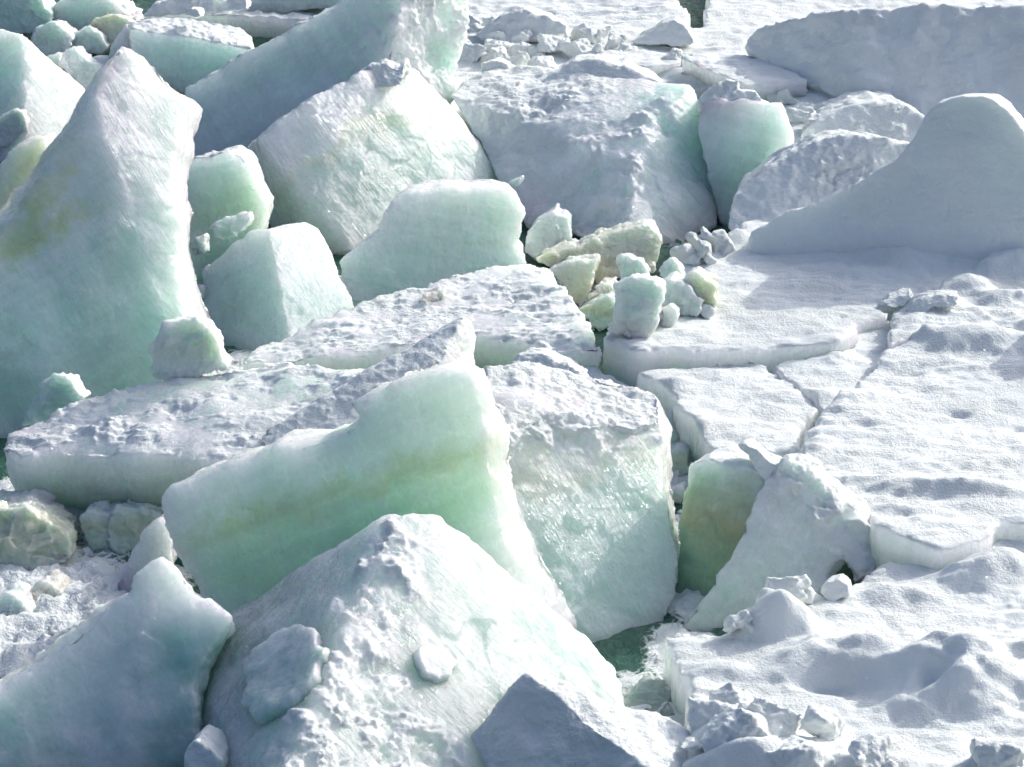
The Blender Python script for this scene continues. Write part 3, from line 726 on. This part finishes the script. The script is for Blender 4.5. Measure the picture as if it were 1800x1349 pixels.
# yellow stained pieces by the water
plate('white jagged chunk between the pale block and the yellow slabs', [(922, 445), (926, 410), (940, 395), (958, 380), (975, 369), (985, 380), (992, 374), (1002, 385), (1005, 420), (985, 450), (950, 460)], at_z(960, 470, WATER), thick=.5, n=(.2, -.75, .6), ramp='pale', axis=sdir(0, 1), wet=.8)
plate('long honey coloured slab beside the open water', [(1010, 440), (1040, 425), (1090, 405), (1130, 396), (1152, 402), (1163, 422), (1158, 450), (1148, 480), (1120, 470), (1090, 490), (1050, 500)], at_z(1100, 515, WATER), n=(.05, -.7, .7), thick=.6, ramp='yellow', axis=sdir(.2, 1), wet=.7)
plate('small clear piece on top of the honey coloured slab', [(1018, 428), (1028, 416), (1042, 412), (1050, 428), (1035, 432)], at_y(1034, 428, 28.9), thick=.15, ramp='pale')
plate('folded honey coloured slab next to the flat slab corner', [(945, 458), (975, 440), (1005, 432), (1030, 438), (1038, 455), (1010, 462), (975, 472)], at_z(985, 500, WATER), n=(-.1, -.7, .7), thick=.5, ramp='yellow', axis=sdir(0, 1), wet=.5)
plate('pointed honey coloured slab with a streaked right flank', [(962, 476), (1000, 462), (1052, 456), (1046, 480), (1036, 510), (1020, 540), (1000, 530)], at_z(1010, 545, WATER), n=(-.05, -.8, .6), thick=.4, ramp='yellow', axis=sdir(-.2, 1), wet=.6)
plate('dull green wedge in the gap below the upright piece', [(1018, 545), (1050, 528), (1082, 520), (1088, 560), (1060, 580), (1040, 575)], at_z(1050, 585, WATER), n=(-.1, -.6, .8), thick=.3, ramp='olive', axis=sdir(.2, 1))
plate('small shiny yellow piece in front of the honey coloured slab', [(1046, 505), (1060, 496), (1082, 500), (1084, 520), (1060, 530), (1052, 515)], at_z(1065, 545, WATER), n=(.2, -.7, .7), thick=.25, ramp='yellow', wet=.8)
plate('white curved piece behind the upright thick piece', [(1082, 452), (1092, 448), (1108, 452), (1128, 465), (1140, 485), (1130, 500), (1088, 500)], at_y(1110, 490, 27.25), thick=.2, ramp='pale', axis=sdir(0, 1))
plate('upright thick ice piece standing on the snow plate corner', [(1080, 503), (1095, 496), (1110, 488), (1130, 485), (1152, 492), (1170, 502), (1168, 525), (1160, 545), (1158, 570), (1145, 588), (1128, 598), (1100, 598), (1080, 592), (1068, 580), (1078, 572), (1080, 540)], at_z(1115, 603, .08), n=(.06, -.88, .46), thick=.35, ramp=[(0, (.82, .85, .83)), (.6, (.80, .83, .78)), (1, (.78, .76, .60))], axis=sdir(.1, 1), wet=.3)
plate('small pale shard at the water edge of the snow plate', [(1158, 478), (1165, 462), (1178, 455), (1192, 468), (1200, 490), (1180, 500)], at_z(1180, 512, .08), thick=.2, ramp='pale', axis=sdir(0, 1))
plate('grey shaded block with an ochre corner lying on the snow plate', [(1195, 520), (1200, 492), (1222, 475), (1240, 490), (1262, 506), (1258, 535), (1248, 548), (1215, 555)], at_z(1225, 560, .08), n=(-.25, -.85, .45), thick=.35, ramp='yellow', axis=sdir(-.7, .6), wet=.3)
plate('grey blue slab between the upright piece and the ochre cornered block', [(1150, 500), (1180, 488), (1215, 505), (1235, 530), (1225, 558), (1170, 550)], at_z(1190, 565, .08), n=(-.2, -.85, .5), thick=.3, ramp='pale', axis=sdir(0, 1), wet=.3)
plate('little pale wedge at the foot of the upright thick piece', [(1158, 575), (1164, 545), (1178, 537), (1190, 548), (1188, 565), (1172, 582)], at_z(1170, 584, .08), thick=.2, ramp='pale', axis=sdir(0, 1))
plate('round snow ball lying beside the ochre cornered block', [(1230, 548), (1236, 538), (1246, 537), (1254, 545), (1252, 554), (1240, 558)], at_z(1242, 560, .1), thick=.14, ramp='snow', snow='all', name='snow_ball', cat='snow ball')

# flat slab, centre
pl = PZ(840, 600, .02, (-.06, -.08, 1))
jb = block('ice_slab', 'flat slab with a rippled snowy top and a green underside in the centre',
      [pslab(pl, [(428, 635), (446, 612), (500, 592), (560, 566), (612, 544), (680, 520), (740, 504), (800, 482), (868, 463), (910, 460), (942, 462), (972, 476), (1000, 515), (1025, 550), (1048, 588), (1056, 612), (1000, 618), (900, 600), (840, 592), (760, 605), (650, 625), (540, 628), (480, 640)], (.02, .12, -.55), 1.0, jag=.03)],
      cat='ice slab', ramp=[(0, W), (.12, (.82, .86, .82)), (.4, (.74, .83, .73)), (1, (.50, .66, .42))], axis=(-.06, -.08, 1), depth=.55, snow=(.80, .25), wet=.5, puff=.02, sastrugi=.05, patchy=.08, facet=.008, d=((.03, .6), (.014, .15), (.005, .05)))
plate('small rounded lump frozen onto the rippled top of the flat slab', [(735, 535), (745, 518), (762, 509), (780, 512), (782, 525), (765, 538)], at_z(758, 535, .06), n=(.1, -.6, .8), thick=.2, ramp='yellow')
plate('snow shelf sloping into the lead at the right end of the flat slab', [(900, 648), (960, 640), (1040, 640), (1062, 655), (1115, 682), (1150, 692), (1100, 720), (960, 700)], at_z(1060, 660, -.15), n=(.1, -.1, 1), ext=(0, .1, -.4), shrink=1, name='ice_slab', cat='ice slab', ramp='pale', axis=(0, 0, 1), snow=(.6, .5), puff=.02, sastrugi=.02)
plate('lumpy snow pile on the grey topped block', [(900, 640), (915, 622), (940, 621), (975, 632), (1010, 650), (1030, 668), (1000, 680), (930, 660)], at_z(950, 665, .75), n=(-.1, -.5, .85), thick=.3, name='snow_lump', cat='snow lump', ramp='snow', snow='all', puff=.03)

# tall leaning slab, left
pl = PZ(250, 790, WATER, (.44, -.64, .62))
_pl = Plane.edge(pl.at(165, 165), pl.at(330, 700), (.09, -.87, .48))
block('ice_block', 'tall leaning slab with a pointed top, pale and sparkling above, green below, at the left',
      [pslab(pl, [(213, 84), (233, 96), (262, 128), (300, 157), (320, 166), (332, 182), (322, 215), (304, 286), (306, 350), (315, 420), (312, 480), (325, 530), (345, 575), (365, 700), (365, 840), (373, 840), (330, 700), (165, 165)], (.05, .8, -.2), .9, jag=.03),
       pslab(_pl, [(213, 84), (168, 165), (335, 700), (373, 850), (-150, 850), (-150, 560, -150, 500, .5), (-40, 440, -60, 425, .5), (45, 362, 0, 362, .45), (80, 300, 45, 305, .4), (118, 230, 100, 234, .35), (155, 165, 150, 157, .25), (195, 105, 190, 104, .1)], (.05, .8, -.2), .95, jag=.03)],
      ramp=[(0, (.85, .88, .86)), (.40, (.79, .86, .82)), (.55, (.64, .80, .71)), (.75, (.44, .67, .57)), (1, (.22, .48, .42))], axis=sdir(-.25, .97), grain=sdir(.5, -.85), wet=.55, frost=.6, voxel=.017, d=((.05, .8), (.008, .2), (.003, .05)),  # lower greens: deeper ice, darkened further for the slab's shaded foot
      stain=[(240, 150, 27.2, .45, (.82, .82, .66), .6), (70, 340, _pl.at(70, 340)[1], .45, (.72, .74, .48), .75), (30, 420, _pl.at(30, 420)[1], .45, (.66, .70, .44), .75), (100, 270, _pl.at(100, 270)[1], .35, (.76, .78, .58), .6)])

# small pieces on the low slab
pl = PZ(250, 800, .22, (-.10, -.20, .97))
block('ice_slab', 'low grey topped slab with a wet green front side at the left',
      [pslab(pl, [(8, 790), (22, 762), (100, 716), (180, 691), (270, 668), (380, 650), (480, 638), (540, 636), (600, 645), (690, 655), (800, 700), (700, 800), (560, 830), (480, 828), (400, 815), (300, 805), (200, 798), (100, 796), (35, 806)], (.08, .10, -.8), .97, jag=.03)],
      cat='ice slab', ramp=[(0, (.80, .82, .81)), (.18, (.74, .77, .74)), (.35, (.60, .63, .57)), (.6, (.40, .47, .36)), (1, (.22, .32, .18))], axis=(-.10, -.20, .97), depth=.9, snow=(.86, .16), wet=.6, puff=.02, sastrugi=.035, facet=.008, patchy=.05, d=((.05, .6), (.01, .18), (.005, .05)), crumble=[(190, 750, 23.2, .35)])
plate('ragged little chunk with a yellow hollow standing on the low slab', [(262, 668), (266, 635), (262, 608), (275, 590), (285, 565), (310, 562), (345, 559), (362, 575), (382, 598), (388, 625), (405, 642), (402, 652), (350, 660), (300, 672), (280, 672)], at_z(330, 672, .42), n=(-.1, -.85, .5), thick=.3, ramp=[(0, (.86, .87, .84)), (.5, (.80, .80, .66)), (1, (.78, .80, .80))], axis=sdir(0, 1), wet=.4, frost=.9)
plate('thin translucent shard leaning behind the low slab', [(35, 750), (55, 700), (72, 672), (94, 657), (122, 670), (138, 690), (150, 700), (120, 740)], at_z(95, 735, .1), n=(-.1, -.85, .5), thick=.2, ramp='green', axis=sdir(0, 1))
plate('pointed translucent piece floating before the low slab', [(70, 890), (80, 855), (98, 832), (115, 815), (130, 825), (148, 842), (165, 870), (188, 898), (150, 925), (110, 915)], at_z(130, 925, WATER), n=(.1, -.8, .6), thick=.4, ramp='green', axis=sdir(0, 1), wet=.6)
plate('white cornered chunk with an olive base floating by the tall green block', [(185, 945), (195, 910), (208, 890), (235, 895), (280, 905), (290, 930), (270, 960), (235, 978), (200, 975)], at_z(230, 980, WATER), n=(.05, -.75, .65), thick=.45, ramp='olive', axis=sdir(.1, 1), wet=.4)
plate('olive stained piece joined behind the white cornered chunk', [(140, 915), (155, 898), (200, 900), (205, 930), (190, 975), (155, 965)], at_z(170, 975, WATER), n=(-.1, -.8, .6), thick=.4, ramp='olive', axis=sdir(0, .8), wet=.6)
plate('foaming yellow ice piece awash at the left edge', [(-60, 900), (0, 890), (35, 888), (60, 905), (95, 925), (118, 942), (125, 980), (80, 1005), (-60, 1010)], at_z(40, 1012, WATER), n=(0, -.7, .7), thick=.6, ramp=[(0, (.84, .85, .80)), (.3, (.70, .70, .44)), (.7, (.58, .62, .36)), (1, (.46, .60, .42))], axis=sdir(0, 1), wet=.9)
plate('white snow clot on the foaming yellow piece', [(8, 905), (15, 890), (35, 886), (65, 908), (50, 920), (20, 918)], at_y(35, 915, 22.6), n=(0, -.6, .8), thick=.2, name='snow_lump', cat='snow lump', ramp='snow', snow='all')
plate('yellow tinted bob of ice in the foam', [(48, 1055), (55, 1035), (75, 1022), (98, 1028), (108, 1045), (95, 1065), (70, 1068)], at_z(78, 1070, WATER), n=(0, -.6, .8), thick=.3, ramp='yellow', wet=.6)
plate('pale round bob of ice low in the foam', [(-40, 1090), (-20, 1055), (10, 1042), (40, 1058), (52, 1085), (30, 1098), (0, 1100)], at_z(10, 1100, WATER), n=(0, -.6, .8), thick=.35, ramp='pale', wet=.6)
plate('brown grey slab edge rising from the foam under the tall green block', [(205, 1035), (225, 985), (250, 935), (280, 905), (300, 930), (305, 990), (280, 1050), (225, 1070)], at_z(240, 1065, WATER), n=(-.5, -.5, .7), thick=.3, name='ice_slab', cat='ice slab', ramp='dirty', axis=sdir(-.7, .5), wet=.3)

# wedge on the low slab
pl = PZ(470, 788, .32, (-.12, -.42, .90))
e0, e1 = pl.at(816, 552), pl.at(768, 645)
pe = Plane.edge(e0, e1, (.68, -.45, .55))
P0 = pl.pts([(457, 774), (470, 755), (545, 733), (600, 690), (680, 645), (750, 598), (816, 552), (768, 645), (720, 668), (620, 748), (560, 788), (500, 797), (470, 798)]) + pe.pts([(828, 562), (839, 592), (834, 652), (800, 690)])
block('ice_wedge', 'snowy wedge rising to a sharp bright corner, propped on the low slab', [hull(P0 + back_of(P0, .35, .95))], cat='ice wedge', ramp=[(0, W), (.5, (.80, .80, .75)), (1, (.74, .73, .62))], axis=(-.3, -.5, .8), snow=(.62, .9), wet=.3, puff=.008, d=((.02, .5), (.008, .12), (.004, .04)))

# grey topped block with a glittering front, right of centre
pl = PZ(1150, 1100, WATER, (.32, -.64, .70))
block('ice_block', 'big block with a flat grey snow top and a glittering green front at the lead',
      [pslab(pl, [(865, 735, 845, 640, .7), (950, 742, 930, 636, .75), (1060, 746, 1075, 668, .75), (1165, 738, 1156, 690, .7), (1168, 780), (1172, 850), (1176, 905), (1192, 985), (1190, 1035), (1170, 1085), (1162, 1140), (1148, 1190), (1120, 1280), (950, 1280), (880, 1000)], (.1, .8, -.1), .9, jag=.03)],
      ramp=[(0, W), (.20, (.84, .87, .86)), (.32, (.74, .83, .78)), (.42, (.74, .80, .66)), (.55, (.62, .80, .71)), (1, (.40, .68, .57))], axis=sdir(-.05, 1), depth=1.9, grain=sdir(.45, -.85), snow=(.78, .16), wet=1.0, puff=.03, sastrugi=.02, crumble=[(a, b, pl.at(a, b)[1], .22) for a, b in ((900, 745), (960, 750), (1020, 755), (1080, 752), (1140, 745))],
      d=((.04, .6), (.009, .2), (.004, .05)))

_tp = Plane.edge(pl.at(950, 744), pl.at(1165, 740), (-.16, -.30, .95))
_ts = [o for o in bpy.data.objects if o.get('label', '').startswith('big block with a flat grey snow top')][0]
body('snow_crust', [pslab(_tp, [(868, 728), (850, 690), (846, 646), (930, 637), (1000, 650), (1075, 669), (1152, 691), (1166, 738), (1110, 752), (1060, 744), (1010, 756), (950, 742), (905, 752)], tuple(-_tp.n * .10), 1.0, jag=.03, jf=9)],
     parent=_ts, ramp='snow', snow='all', puff=.03, puff_scale=.16, sastrugi=.03, voxel=.014)
# tall green block in the middle
pl = PZ(400, 1150, WATER, (-.26, -.86, .43))
rb = block('ice_block', 'tall white topped block with an ochre stripe over its green lower half, in the middle',
      [pslab(pl, [(284, 878), (300, 862), (340, 845), (400, 816), (440, 811), (470, 790), (482, 776), (510, 780), (550, 786), (595, 768), (626, 748), (632, 730), (614, 712), (640, 694), (690, 676), (740, 664), (824, 652, 854, 648, .15), (850, 745, 894, 760, .2),
                  (870, 850, 908, 885, .28), (885, 950, 985, 1030, .42), (900, 1060, 1034, 1130, .42), (905, 1180, 1010, 1160, .4), (330, 1180), (345, 1040), (322, 1005), (300, 960)], (.12, .55, -.1), .97, jag=.025)],
      ramp=[(0, (.86, .88, .865)), (.40, (.83, .87, .84)), (.58, (.78, .84, .77)), (.67, (.68, .72, .54)), (.70, (.64, .67, .47)), (.78, (.62, .75, .58)), (.92, (.54, .71, .52)), (1.06, (.66, .78, .69)), (1.5, (.72, .81, .76))], axis=sdir(-.33, .95), depth=1.75, off=.30, grain=sdir(.4, -.9), wet=.6, frost=.8, warp=.05, voxel=.016)  # paler tail of the ramp carries the glinting toe's brightness as colour

# shaded teal block, lower left
pl = PZ(200, 1349, -.40, (.14, -.80, .58))
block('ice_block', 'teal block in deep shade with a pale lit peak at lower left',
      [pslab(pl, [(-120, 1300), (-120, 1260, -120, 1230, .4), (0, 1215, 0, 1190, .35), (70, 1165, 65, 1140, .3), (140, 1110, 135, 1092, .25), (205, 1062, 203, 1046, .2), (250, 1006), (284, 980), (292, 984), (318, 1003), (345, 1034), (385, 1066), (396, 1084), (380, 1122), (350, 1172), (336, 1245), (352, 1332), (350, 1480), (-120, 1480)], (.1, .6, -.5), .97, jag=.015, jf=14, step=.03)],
      ramp=[(0, (.86, .89, .90)), (.25, (.82, .86, .86)), (.48, (.62, .71, .71)), (.75, (.34, .53, .51)), (1, (.05, .34, .30))], axis=sdir(-.40, .9), depth=1.35, warp=.30, wet=.2, frost=.6, facet=.02, d=((.05, .6), (.010, .16), (.006, .05)), stain=[(30, 1210, 19.6, .5, (.58, .54, .47), .7), (120, 1120, 20.2, .35, (.60, .57, .5), .6)])  # pale top of the ramp also stands in for light through the peak
plate('little upright stub between the teal block and the big glittering block', [(432, 1045), (434, 1022), (446, 1017), (460, 1022), (463, 1045), (455, 1062), (428, 1066)], at_y(445, 1055, 20.9), thick=.15, ramp='pale')
plate('small white knob beside the upright stub', [(355, 1060), (362, 1040), (382, 1034), (400, 1048), (410, 1062), (380, 1080)], at_y(385, 1065, 20.9), thick=.3, ramp='pale', frost=.9)

# big glittering block in the foreground
pl = PZ(1090, 1245, -.22, (.45, -.38, .81))
e0, e1 = pl.at(700, 912), pl.at(520, 1300)
p2 = Plane(e0, (-.44, -.74, .51))
P0 = pl.pts([(700, 908), (770, 906), (822, 950), (882, 1010), (1000, 1112), (1088, 1172), (1100, 1245), (1080, 1440), (470, 1440), (520, 1300), (600, 1130)]) + \
     p2.pts([(680, 906), (620, 940), (560, 985), (480, 1040), (400, 1085), (332, 1155), (320, 1260), (345, 1440)])
sb = block('ice_block', 'biggest foreground block, dazzling glittering slope on the right and dirty snow lumps on the left', [hull(P0 + back_of(P0, .7, .9))],
      ramp=[(0, (.76, .80, .78)), (.25, (.66, .73, .70)), (.6, (.58, .69, .64)), (1, (.48, .62, .54))], axis=sdir(-.2, 1), grain=sdir(.6, -.75), wet=1.2, snow=(.9, .15), puff=.03, d=((.04, .6), (.009, .2), (.004, .05)),
      voxel=.015, crumble=[(x, y, pl.at(x, y)[1], rd) for x, y, rd in ((725, 935, .30), (680, 1005, .34), (650, 1080, .36), (640, 1160, .36), (610, 1235, .42), (560, 1310, .42), (680, 1300, .45), (480, 1340, .40), (740, 1340, .35))],
      stain=[(430, 1080, p2.at(430, 1080)[1], .7, (.58, .64, .61), .8), (400, 1200, p2.at(400, 1200)[1], .7, (.40, .54, .47), .85), (500, 1180, p2.at(500, 1180)[1], .4, (.40, .66, .55), .7)])
r_ = random.Random(11)
def ledge(name, outline, off, thick, ramp, jag=.05, **kw):
    fn = np.cross(pl.at(520, 1300) - pl.at(690, 915), p2.at(400, 1085) - pl.at(690, 915)); fn = unit(fn if np.dot(fn, CF) < 0 else -fn)
    pz = Plane(pl.at(520, 1300) + off * fn, fn)
    kw.setdefault('d', ((.03, .3), (.012, .1), (.005, .04)))
    body(name, [pslab(pz, outline, tuple(-fn * thick), 1.06, jag=jag)], parent=sb, voxel=.013, ramp=ramp, axis=sdir(-.2, 1), **kw)
ledge('green_slab', [(425, 1235), (428, 1180), (440, 1140), (470, 1116), (520, 1096), (555, 1105), (566, 1140), (545, 1195), (500, 1240), (450, 1262)], .07, .4, [(0, (.70, .76, .73)), (.4, (.48, .64, .57)), (1, (.22, .52, .42))], wet=.2, glow=.3, d=((.02, .3), (.006, .1), (.003, .04)))
plate('smooth clear lens of ice lying on the glittering slope', [(735, 1150), (740, 1136), (760, 1130), (785, 1140), (803, 1162), (795, 1185), (772, 1195), (748, 1182)], pl.at(768, 1165) + .055 * pl.n, n=tuple(pl.n), ext=tuple(-pl.n * .12), shrink=1.12, ramp=[(0, (.84, .88, .86)), (1, (.78, .86, .82))], frost=.3, wet=.2, facet=0, d=((.01, .2),))
plate('rounded snow chunk at the bottom edge left of centre', [(318, 1400), (325, 1320), (345, 1303), (365, 1312), (385, 1340), (390, 1400)], at_y(350, 1345, 18.2), thick=.4, name='snow_lump', cat='snow lump', ramp='pale', snow=(.3, 1))
plate('jagged snow chunk at the bottom edge under the dirty lumps', [(470, 1400), (480, 1345), (510, 1318), (545, 1308), (565, 1320), (578, 1349), (585, 1400)], at_y(530, 1345, 18.0), thick=.4, name='snow_lump', cat='snow lump', ramp='pale', snow=(.3, 1))

# foreground snow peak
pl = PZ(950, 1440, -.4, (-.24, -.78, .58))
fr = pl.pts([(740, 1440), (780, 1352), (820, 1300), (870, 1250), (900, 1210), (922, 1181), (940, 1230), (985, 1264), (1060, 1300), (1130, 1345), (1180, 1440)])
p2 = Plane.edge(pl.at(922, 1181), pl.at(1130, 1345), (.22, .0, .97))
tp = p2.pts([(960, 1192), (1010, 1214), (1080, 1244), (1150, 1256), (1200, 1292), (1250, 1322), (1275, 1440)])
P0 = fr + tp
block('snow_block', 'snow peak at the bottom edge, shaded to the left with a lit right shoulder', [hull(P0 + back_of(P0, .5, .93, .1))], cat='snow block', ramp='snow', snow='all', puff=.02, puff_scale=.2, d=((.05, .7), (.012, .18), (.005, .05)), voxel=.013)

# blocks at the edge of the lower right floe
pl = PZ(1200, 1055, WATER, (-.28, -.84, .46))
block('ice_block', 'dark green and ochre block with a snowy rim standing in the lead', [pslab(pl, [(1208, 810), (1238, 800), (1270, 812), (1310, 822), (1352, 832), (1345, 880), (1320, 960), (1260, 1065), (1182, 1062), (1190, 960), (1198, 880)], (.25, .5, -.1), .95)],
      ramp=[(0, W), (.12, (.74, .80, .73)), (.28, (.54, .63, .47)), (.46, (.44, .46, .27)), (.54, (.37, .48, .30)), (.7, (.31, .48, .31)), (1, (.18, .37, .22))], axis=sdir(.25, 1), snow=(.6, .12), puff=.02, wet=.4, glow=.3, tone=.05)
pl = PZ(1180, 1112, WATER, (.24, -.82, .52))
ab = block('ice_block', 'snow crusted slab tilting out of the lead with a green tongue running into the water',
      [pslab(pl, [(1350, 832), (1378, 812), (1410, 822), (1445, 852), (1490, 885), (1522, 918), (1535, 960), (1547, 1000), (1525, 1018), (1498, 1030), (1488, 1000), (1478, 985), (1458, 1012), (1440, 1050), (1400, 1070), (1340, 1090), (1300, 1115), (1230, 1125), (1170, 1125), (1205, 1085), (1250, 1035), (1285, 970), (1318, 900)], (.12, .22, -.03), .98, jag=.04)],
      ramp=[(0, W), (.3, (.85, .88, .86)), (.5, (.76, .84, .77)), (.8, (.60, .75, .62)), (1, (.44, .64, .47))], axis=sdir(.55, .8), snow=(.72, .35), puff=.03, wet=.6, frost=.9, glow=.16,
      crumble=[(1400, 855, pl.at(1400, 855)[1], .2), (1450, 890, pl.at(1450, 890)[1], .2), (1505, 935, pl.at(1505, 935)[1], .2), (1530, 990, pl.at(1530, 990)[1], .15)])
plate('curled snow horn on the crest of the snow crusted slab', [(1298, 784), (1308, 778), (1330, 790), (1350, 808), (1372, 822), (1372, 850), (1348, 848), (1325, 822), (1310, 802)], pl.at(1350, 835) + np.array([0, .05, .02]), n=(-.2, -.8, .5), thick=.25, name='snow_lump', cat='snow lump', ramp='snow', snow='all', puff=.02)
plate('shaded round snow lump under the arch of the snow crusted slab', [(1440, 1045), (1455, 1025), (1475, 1020), (1490, 1032), (1492, 1050), (1465, 1060)], at_z(1465, 1062, -.08), thick=.2, name='snow_lump', cat='snow lump', ramp='snow', snow='all')

# pieces in the lead
plate('pale chunk in the lead behind the glittering front block', [(1168, 745), (1178, 730), (1195, 738), (1205, 755), (1196, 780), (1178, 792)], at_z(1185, 800, WATER), thick=.3, ramp='green', axis=sdir(0, 1))
plate('brown green slab awash in the lead', [(1172, 800), (1190, 785), (1210, 800), (1208, 830), (1185, 845)], at_z(1190, 850, WATER), n=(-.1, -.6, .8), thick=.3, ramp='olive', axis=sdir(0, 1))
plate('rounded white bob floating in the lead', [(1176, 880), (1180, 862), (1196, 853), (1204, 866), (1200, 882), (1186, 890)], at_z(1188, 892, WATER), thick=.2, ramp='pale')
plate('smooth dark green slab lying under the water of the lead', [(1100, 1230), (1120, 1208), (1150, 1215), (1175, 1235), (1190, 1260), (1150, 1270), (1110, 1262)], at_z(1140, 1268, WATER), n=(-.1, -.4, .9), thick=.3, ramp=[(0, (.10, .20, .15)), (1, (.06, .14, .10))], wet=1)

def brash(label, group, spots, seed, ramp='pale', smin=.03, smax=.09):
    rr = random.Random(seed)
    for px, py, rx, ry, cnt in spots:
        for _ in range(cnt):
            a = rr.uniform(0, 6.28); k = math.sqrt(rr.random()); s = smin + (smax - smin) * rr.random() ** 2.2
            body('brash_ice', [rock(at_z(px + rx * k * math.cos(a), py + ry * k * math.sin(a), WATER + s * .15), (s * 1.2, s, s * .55), rr.randint(1, 99999), n=11)], label=label, cat='ice fragment', group=group,
                 ramp=rr.choice([ramp, 'pale', 'green']), voxel=max(.009, s * .14), d=((.01, .1),), facet=.008, facet_size=.08, chip=.1, wet=.6, glow=.05, soft=0)
brash('small wet ice fragment bobbing in the foam at the left edge', 'ice fragments in the foam', [(70, 1000, 90, 60, 16), (120, 1090, 90, 60, 14), (60, 880, 60, 20, 6), (180, 1000, 40, 40, 5)], 5, 'yellow')
brash('small ice fragment floating in the narrow lead', 'ice fragments in the lead', [(1185, 900, 14, 60, 9), (1180, 1000, 14, 40, 5), (1165, 1190, 30, 50, 10), (1190, 1060, 22, 30, 6), (1150, 1260, 50, 30, 8), (1195, 800, 20, 40, 4)], 6)
brash('white crumb of ice scattered round the upright thick piece', 'ice crumbs round the upright piece', [(1190, 575, 70, 16, 16), (1060, 570, 30, 30, 8), (1130, 505, 60, 30, 8)], 8, 'pale', .02, .06)
brash('small ice fragment floating in the dark gap behind the flat slab', 'ice fragments in the dark gap', [(430, 640, 60, 30, 8), (615, 500, 25, 40, 5), (1210, 430, 40, 14, 6), (590, 500, 40, 40, 8), (470, 650, 60, 20, 6), (340, 590, 40, 30, 5)], 7)

# snow bits round the dark hole on the right
plate('flat snow bit tipped over the dark hole', [(1548, 535), (1560, 522), (1600, 514), (1605, 525), (1590, 540), (1565, 545)], at_z(1575, 548, .1), n=(-.2, -.5, .85), thick=.3, name='snow_lump', cat='snow lump', ramp='teal', snow=(.6, 1))
plate('rounded snow bit right of the dark hole', [(1590, 545), (1610, 528), (1650, 516), (1690, 522), (1680, 535), (1640, 545), (1615, 562)], at_z(1620, 562, .1), n=(-.2, -.5, .85), thick=.3, name='snow_lump', cat='snow lump', ramp='snow', snow='all')
plate('low smooth snow wedge lying on the broad floe', [(1640, 588), (1680, 576), (1690, 578), (1702, 594), (1670, 598)], at_z(1670, 598, .16), n=(-.2, -.5, .85), thick=.3, name='snow_lump', cat='snow lump', ramp='snow', snow='all')
for k, (px, py, s) in enumerate([(1225, 432, .16), (1245, 425, .18), (1265, 428, .14), (1205, 450, .14), (1230, 450, .16)]):
    lump('jagged snow bit heaped on the water edge of the raised plate', at_z(px, py, .16), (s, s * .8, s * .8), 500 + k, 'snow bits on the water edge of the raised plate')
for k, (px, py, s) in enumerate([(1230, 1290, .16), (1250, 1265, .2), (1290, 1250, .2), (1320, 1300, .3), (1390, 1330, .22), (1440, 1270, .16), (1360, 1270, .2), (1540, 1335, .2), (1760, 1330, .2), (1300, 1095, .12), (1330, 1085, .16), (1365, 1045, .2), (1395, 1035, .14)]):
    lump('crumbled snow lump on the near edge of the big lower floe' if py > 1200 else 'upright snow lump where the green tongue meets the lower floe', at_z(px, py, .02), (s * 1.2, s, s * .8), 520 + k,
         'snow lumps on the near edge of the lower floe' if py > 1200 else 'snow lumps beside the green tongue', puff=.04)

# the pack beyond the picture
def far_pack():
    me = bpy.data.meshes.new('pack_ice')
    V, Fc = [], []
    xs = np.linspace(-900, 900, 61); ys = 43 + np.linspace(0, 1, 50) ** 2.2 * 2500
    X, Y = np.meshgrid(xs, ys); P = np.stack([X.ravel(), Y.ravel(), np.zeros(X.size)], 1)
    P[:, 2] = -.05 + .25 * fbm(P * .06, 90, 3)
    i = np.arange(X.size).reshape(X.shape)
    q = np.stack([i[:-1, :-1], i[:-1, 1:], i[1:, 1:], i[1:, :-1]], -1).reshape(-1, 4)
    me.from_pydata(list(map(tuple, P)), [], q.tolist()); me.update()
    n = len(P)
    a = me.attributes.new('pigment', 'FLOAT_COLOR', 'POINT'); a.data.foreach_set('color', np.tile(np.array(W + (1,), np.float32), n))
    a = me.attributes.new('snow', 'FLOAT', 'POINT'); a.data.foreach_set('value', np.ones(n, np.float32))
    me.polygons.foreach_set('use_smooth', np.ones(len(me.polygons), bool)); me.materials.append(ICE)
    o = bpy.data.objects.new('pack_ice', me); COL.objects.link(o); o['kind'] = 'structure'; o['label'] = 'far snow covered pack ice reaching to the horizon'
far_pack()
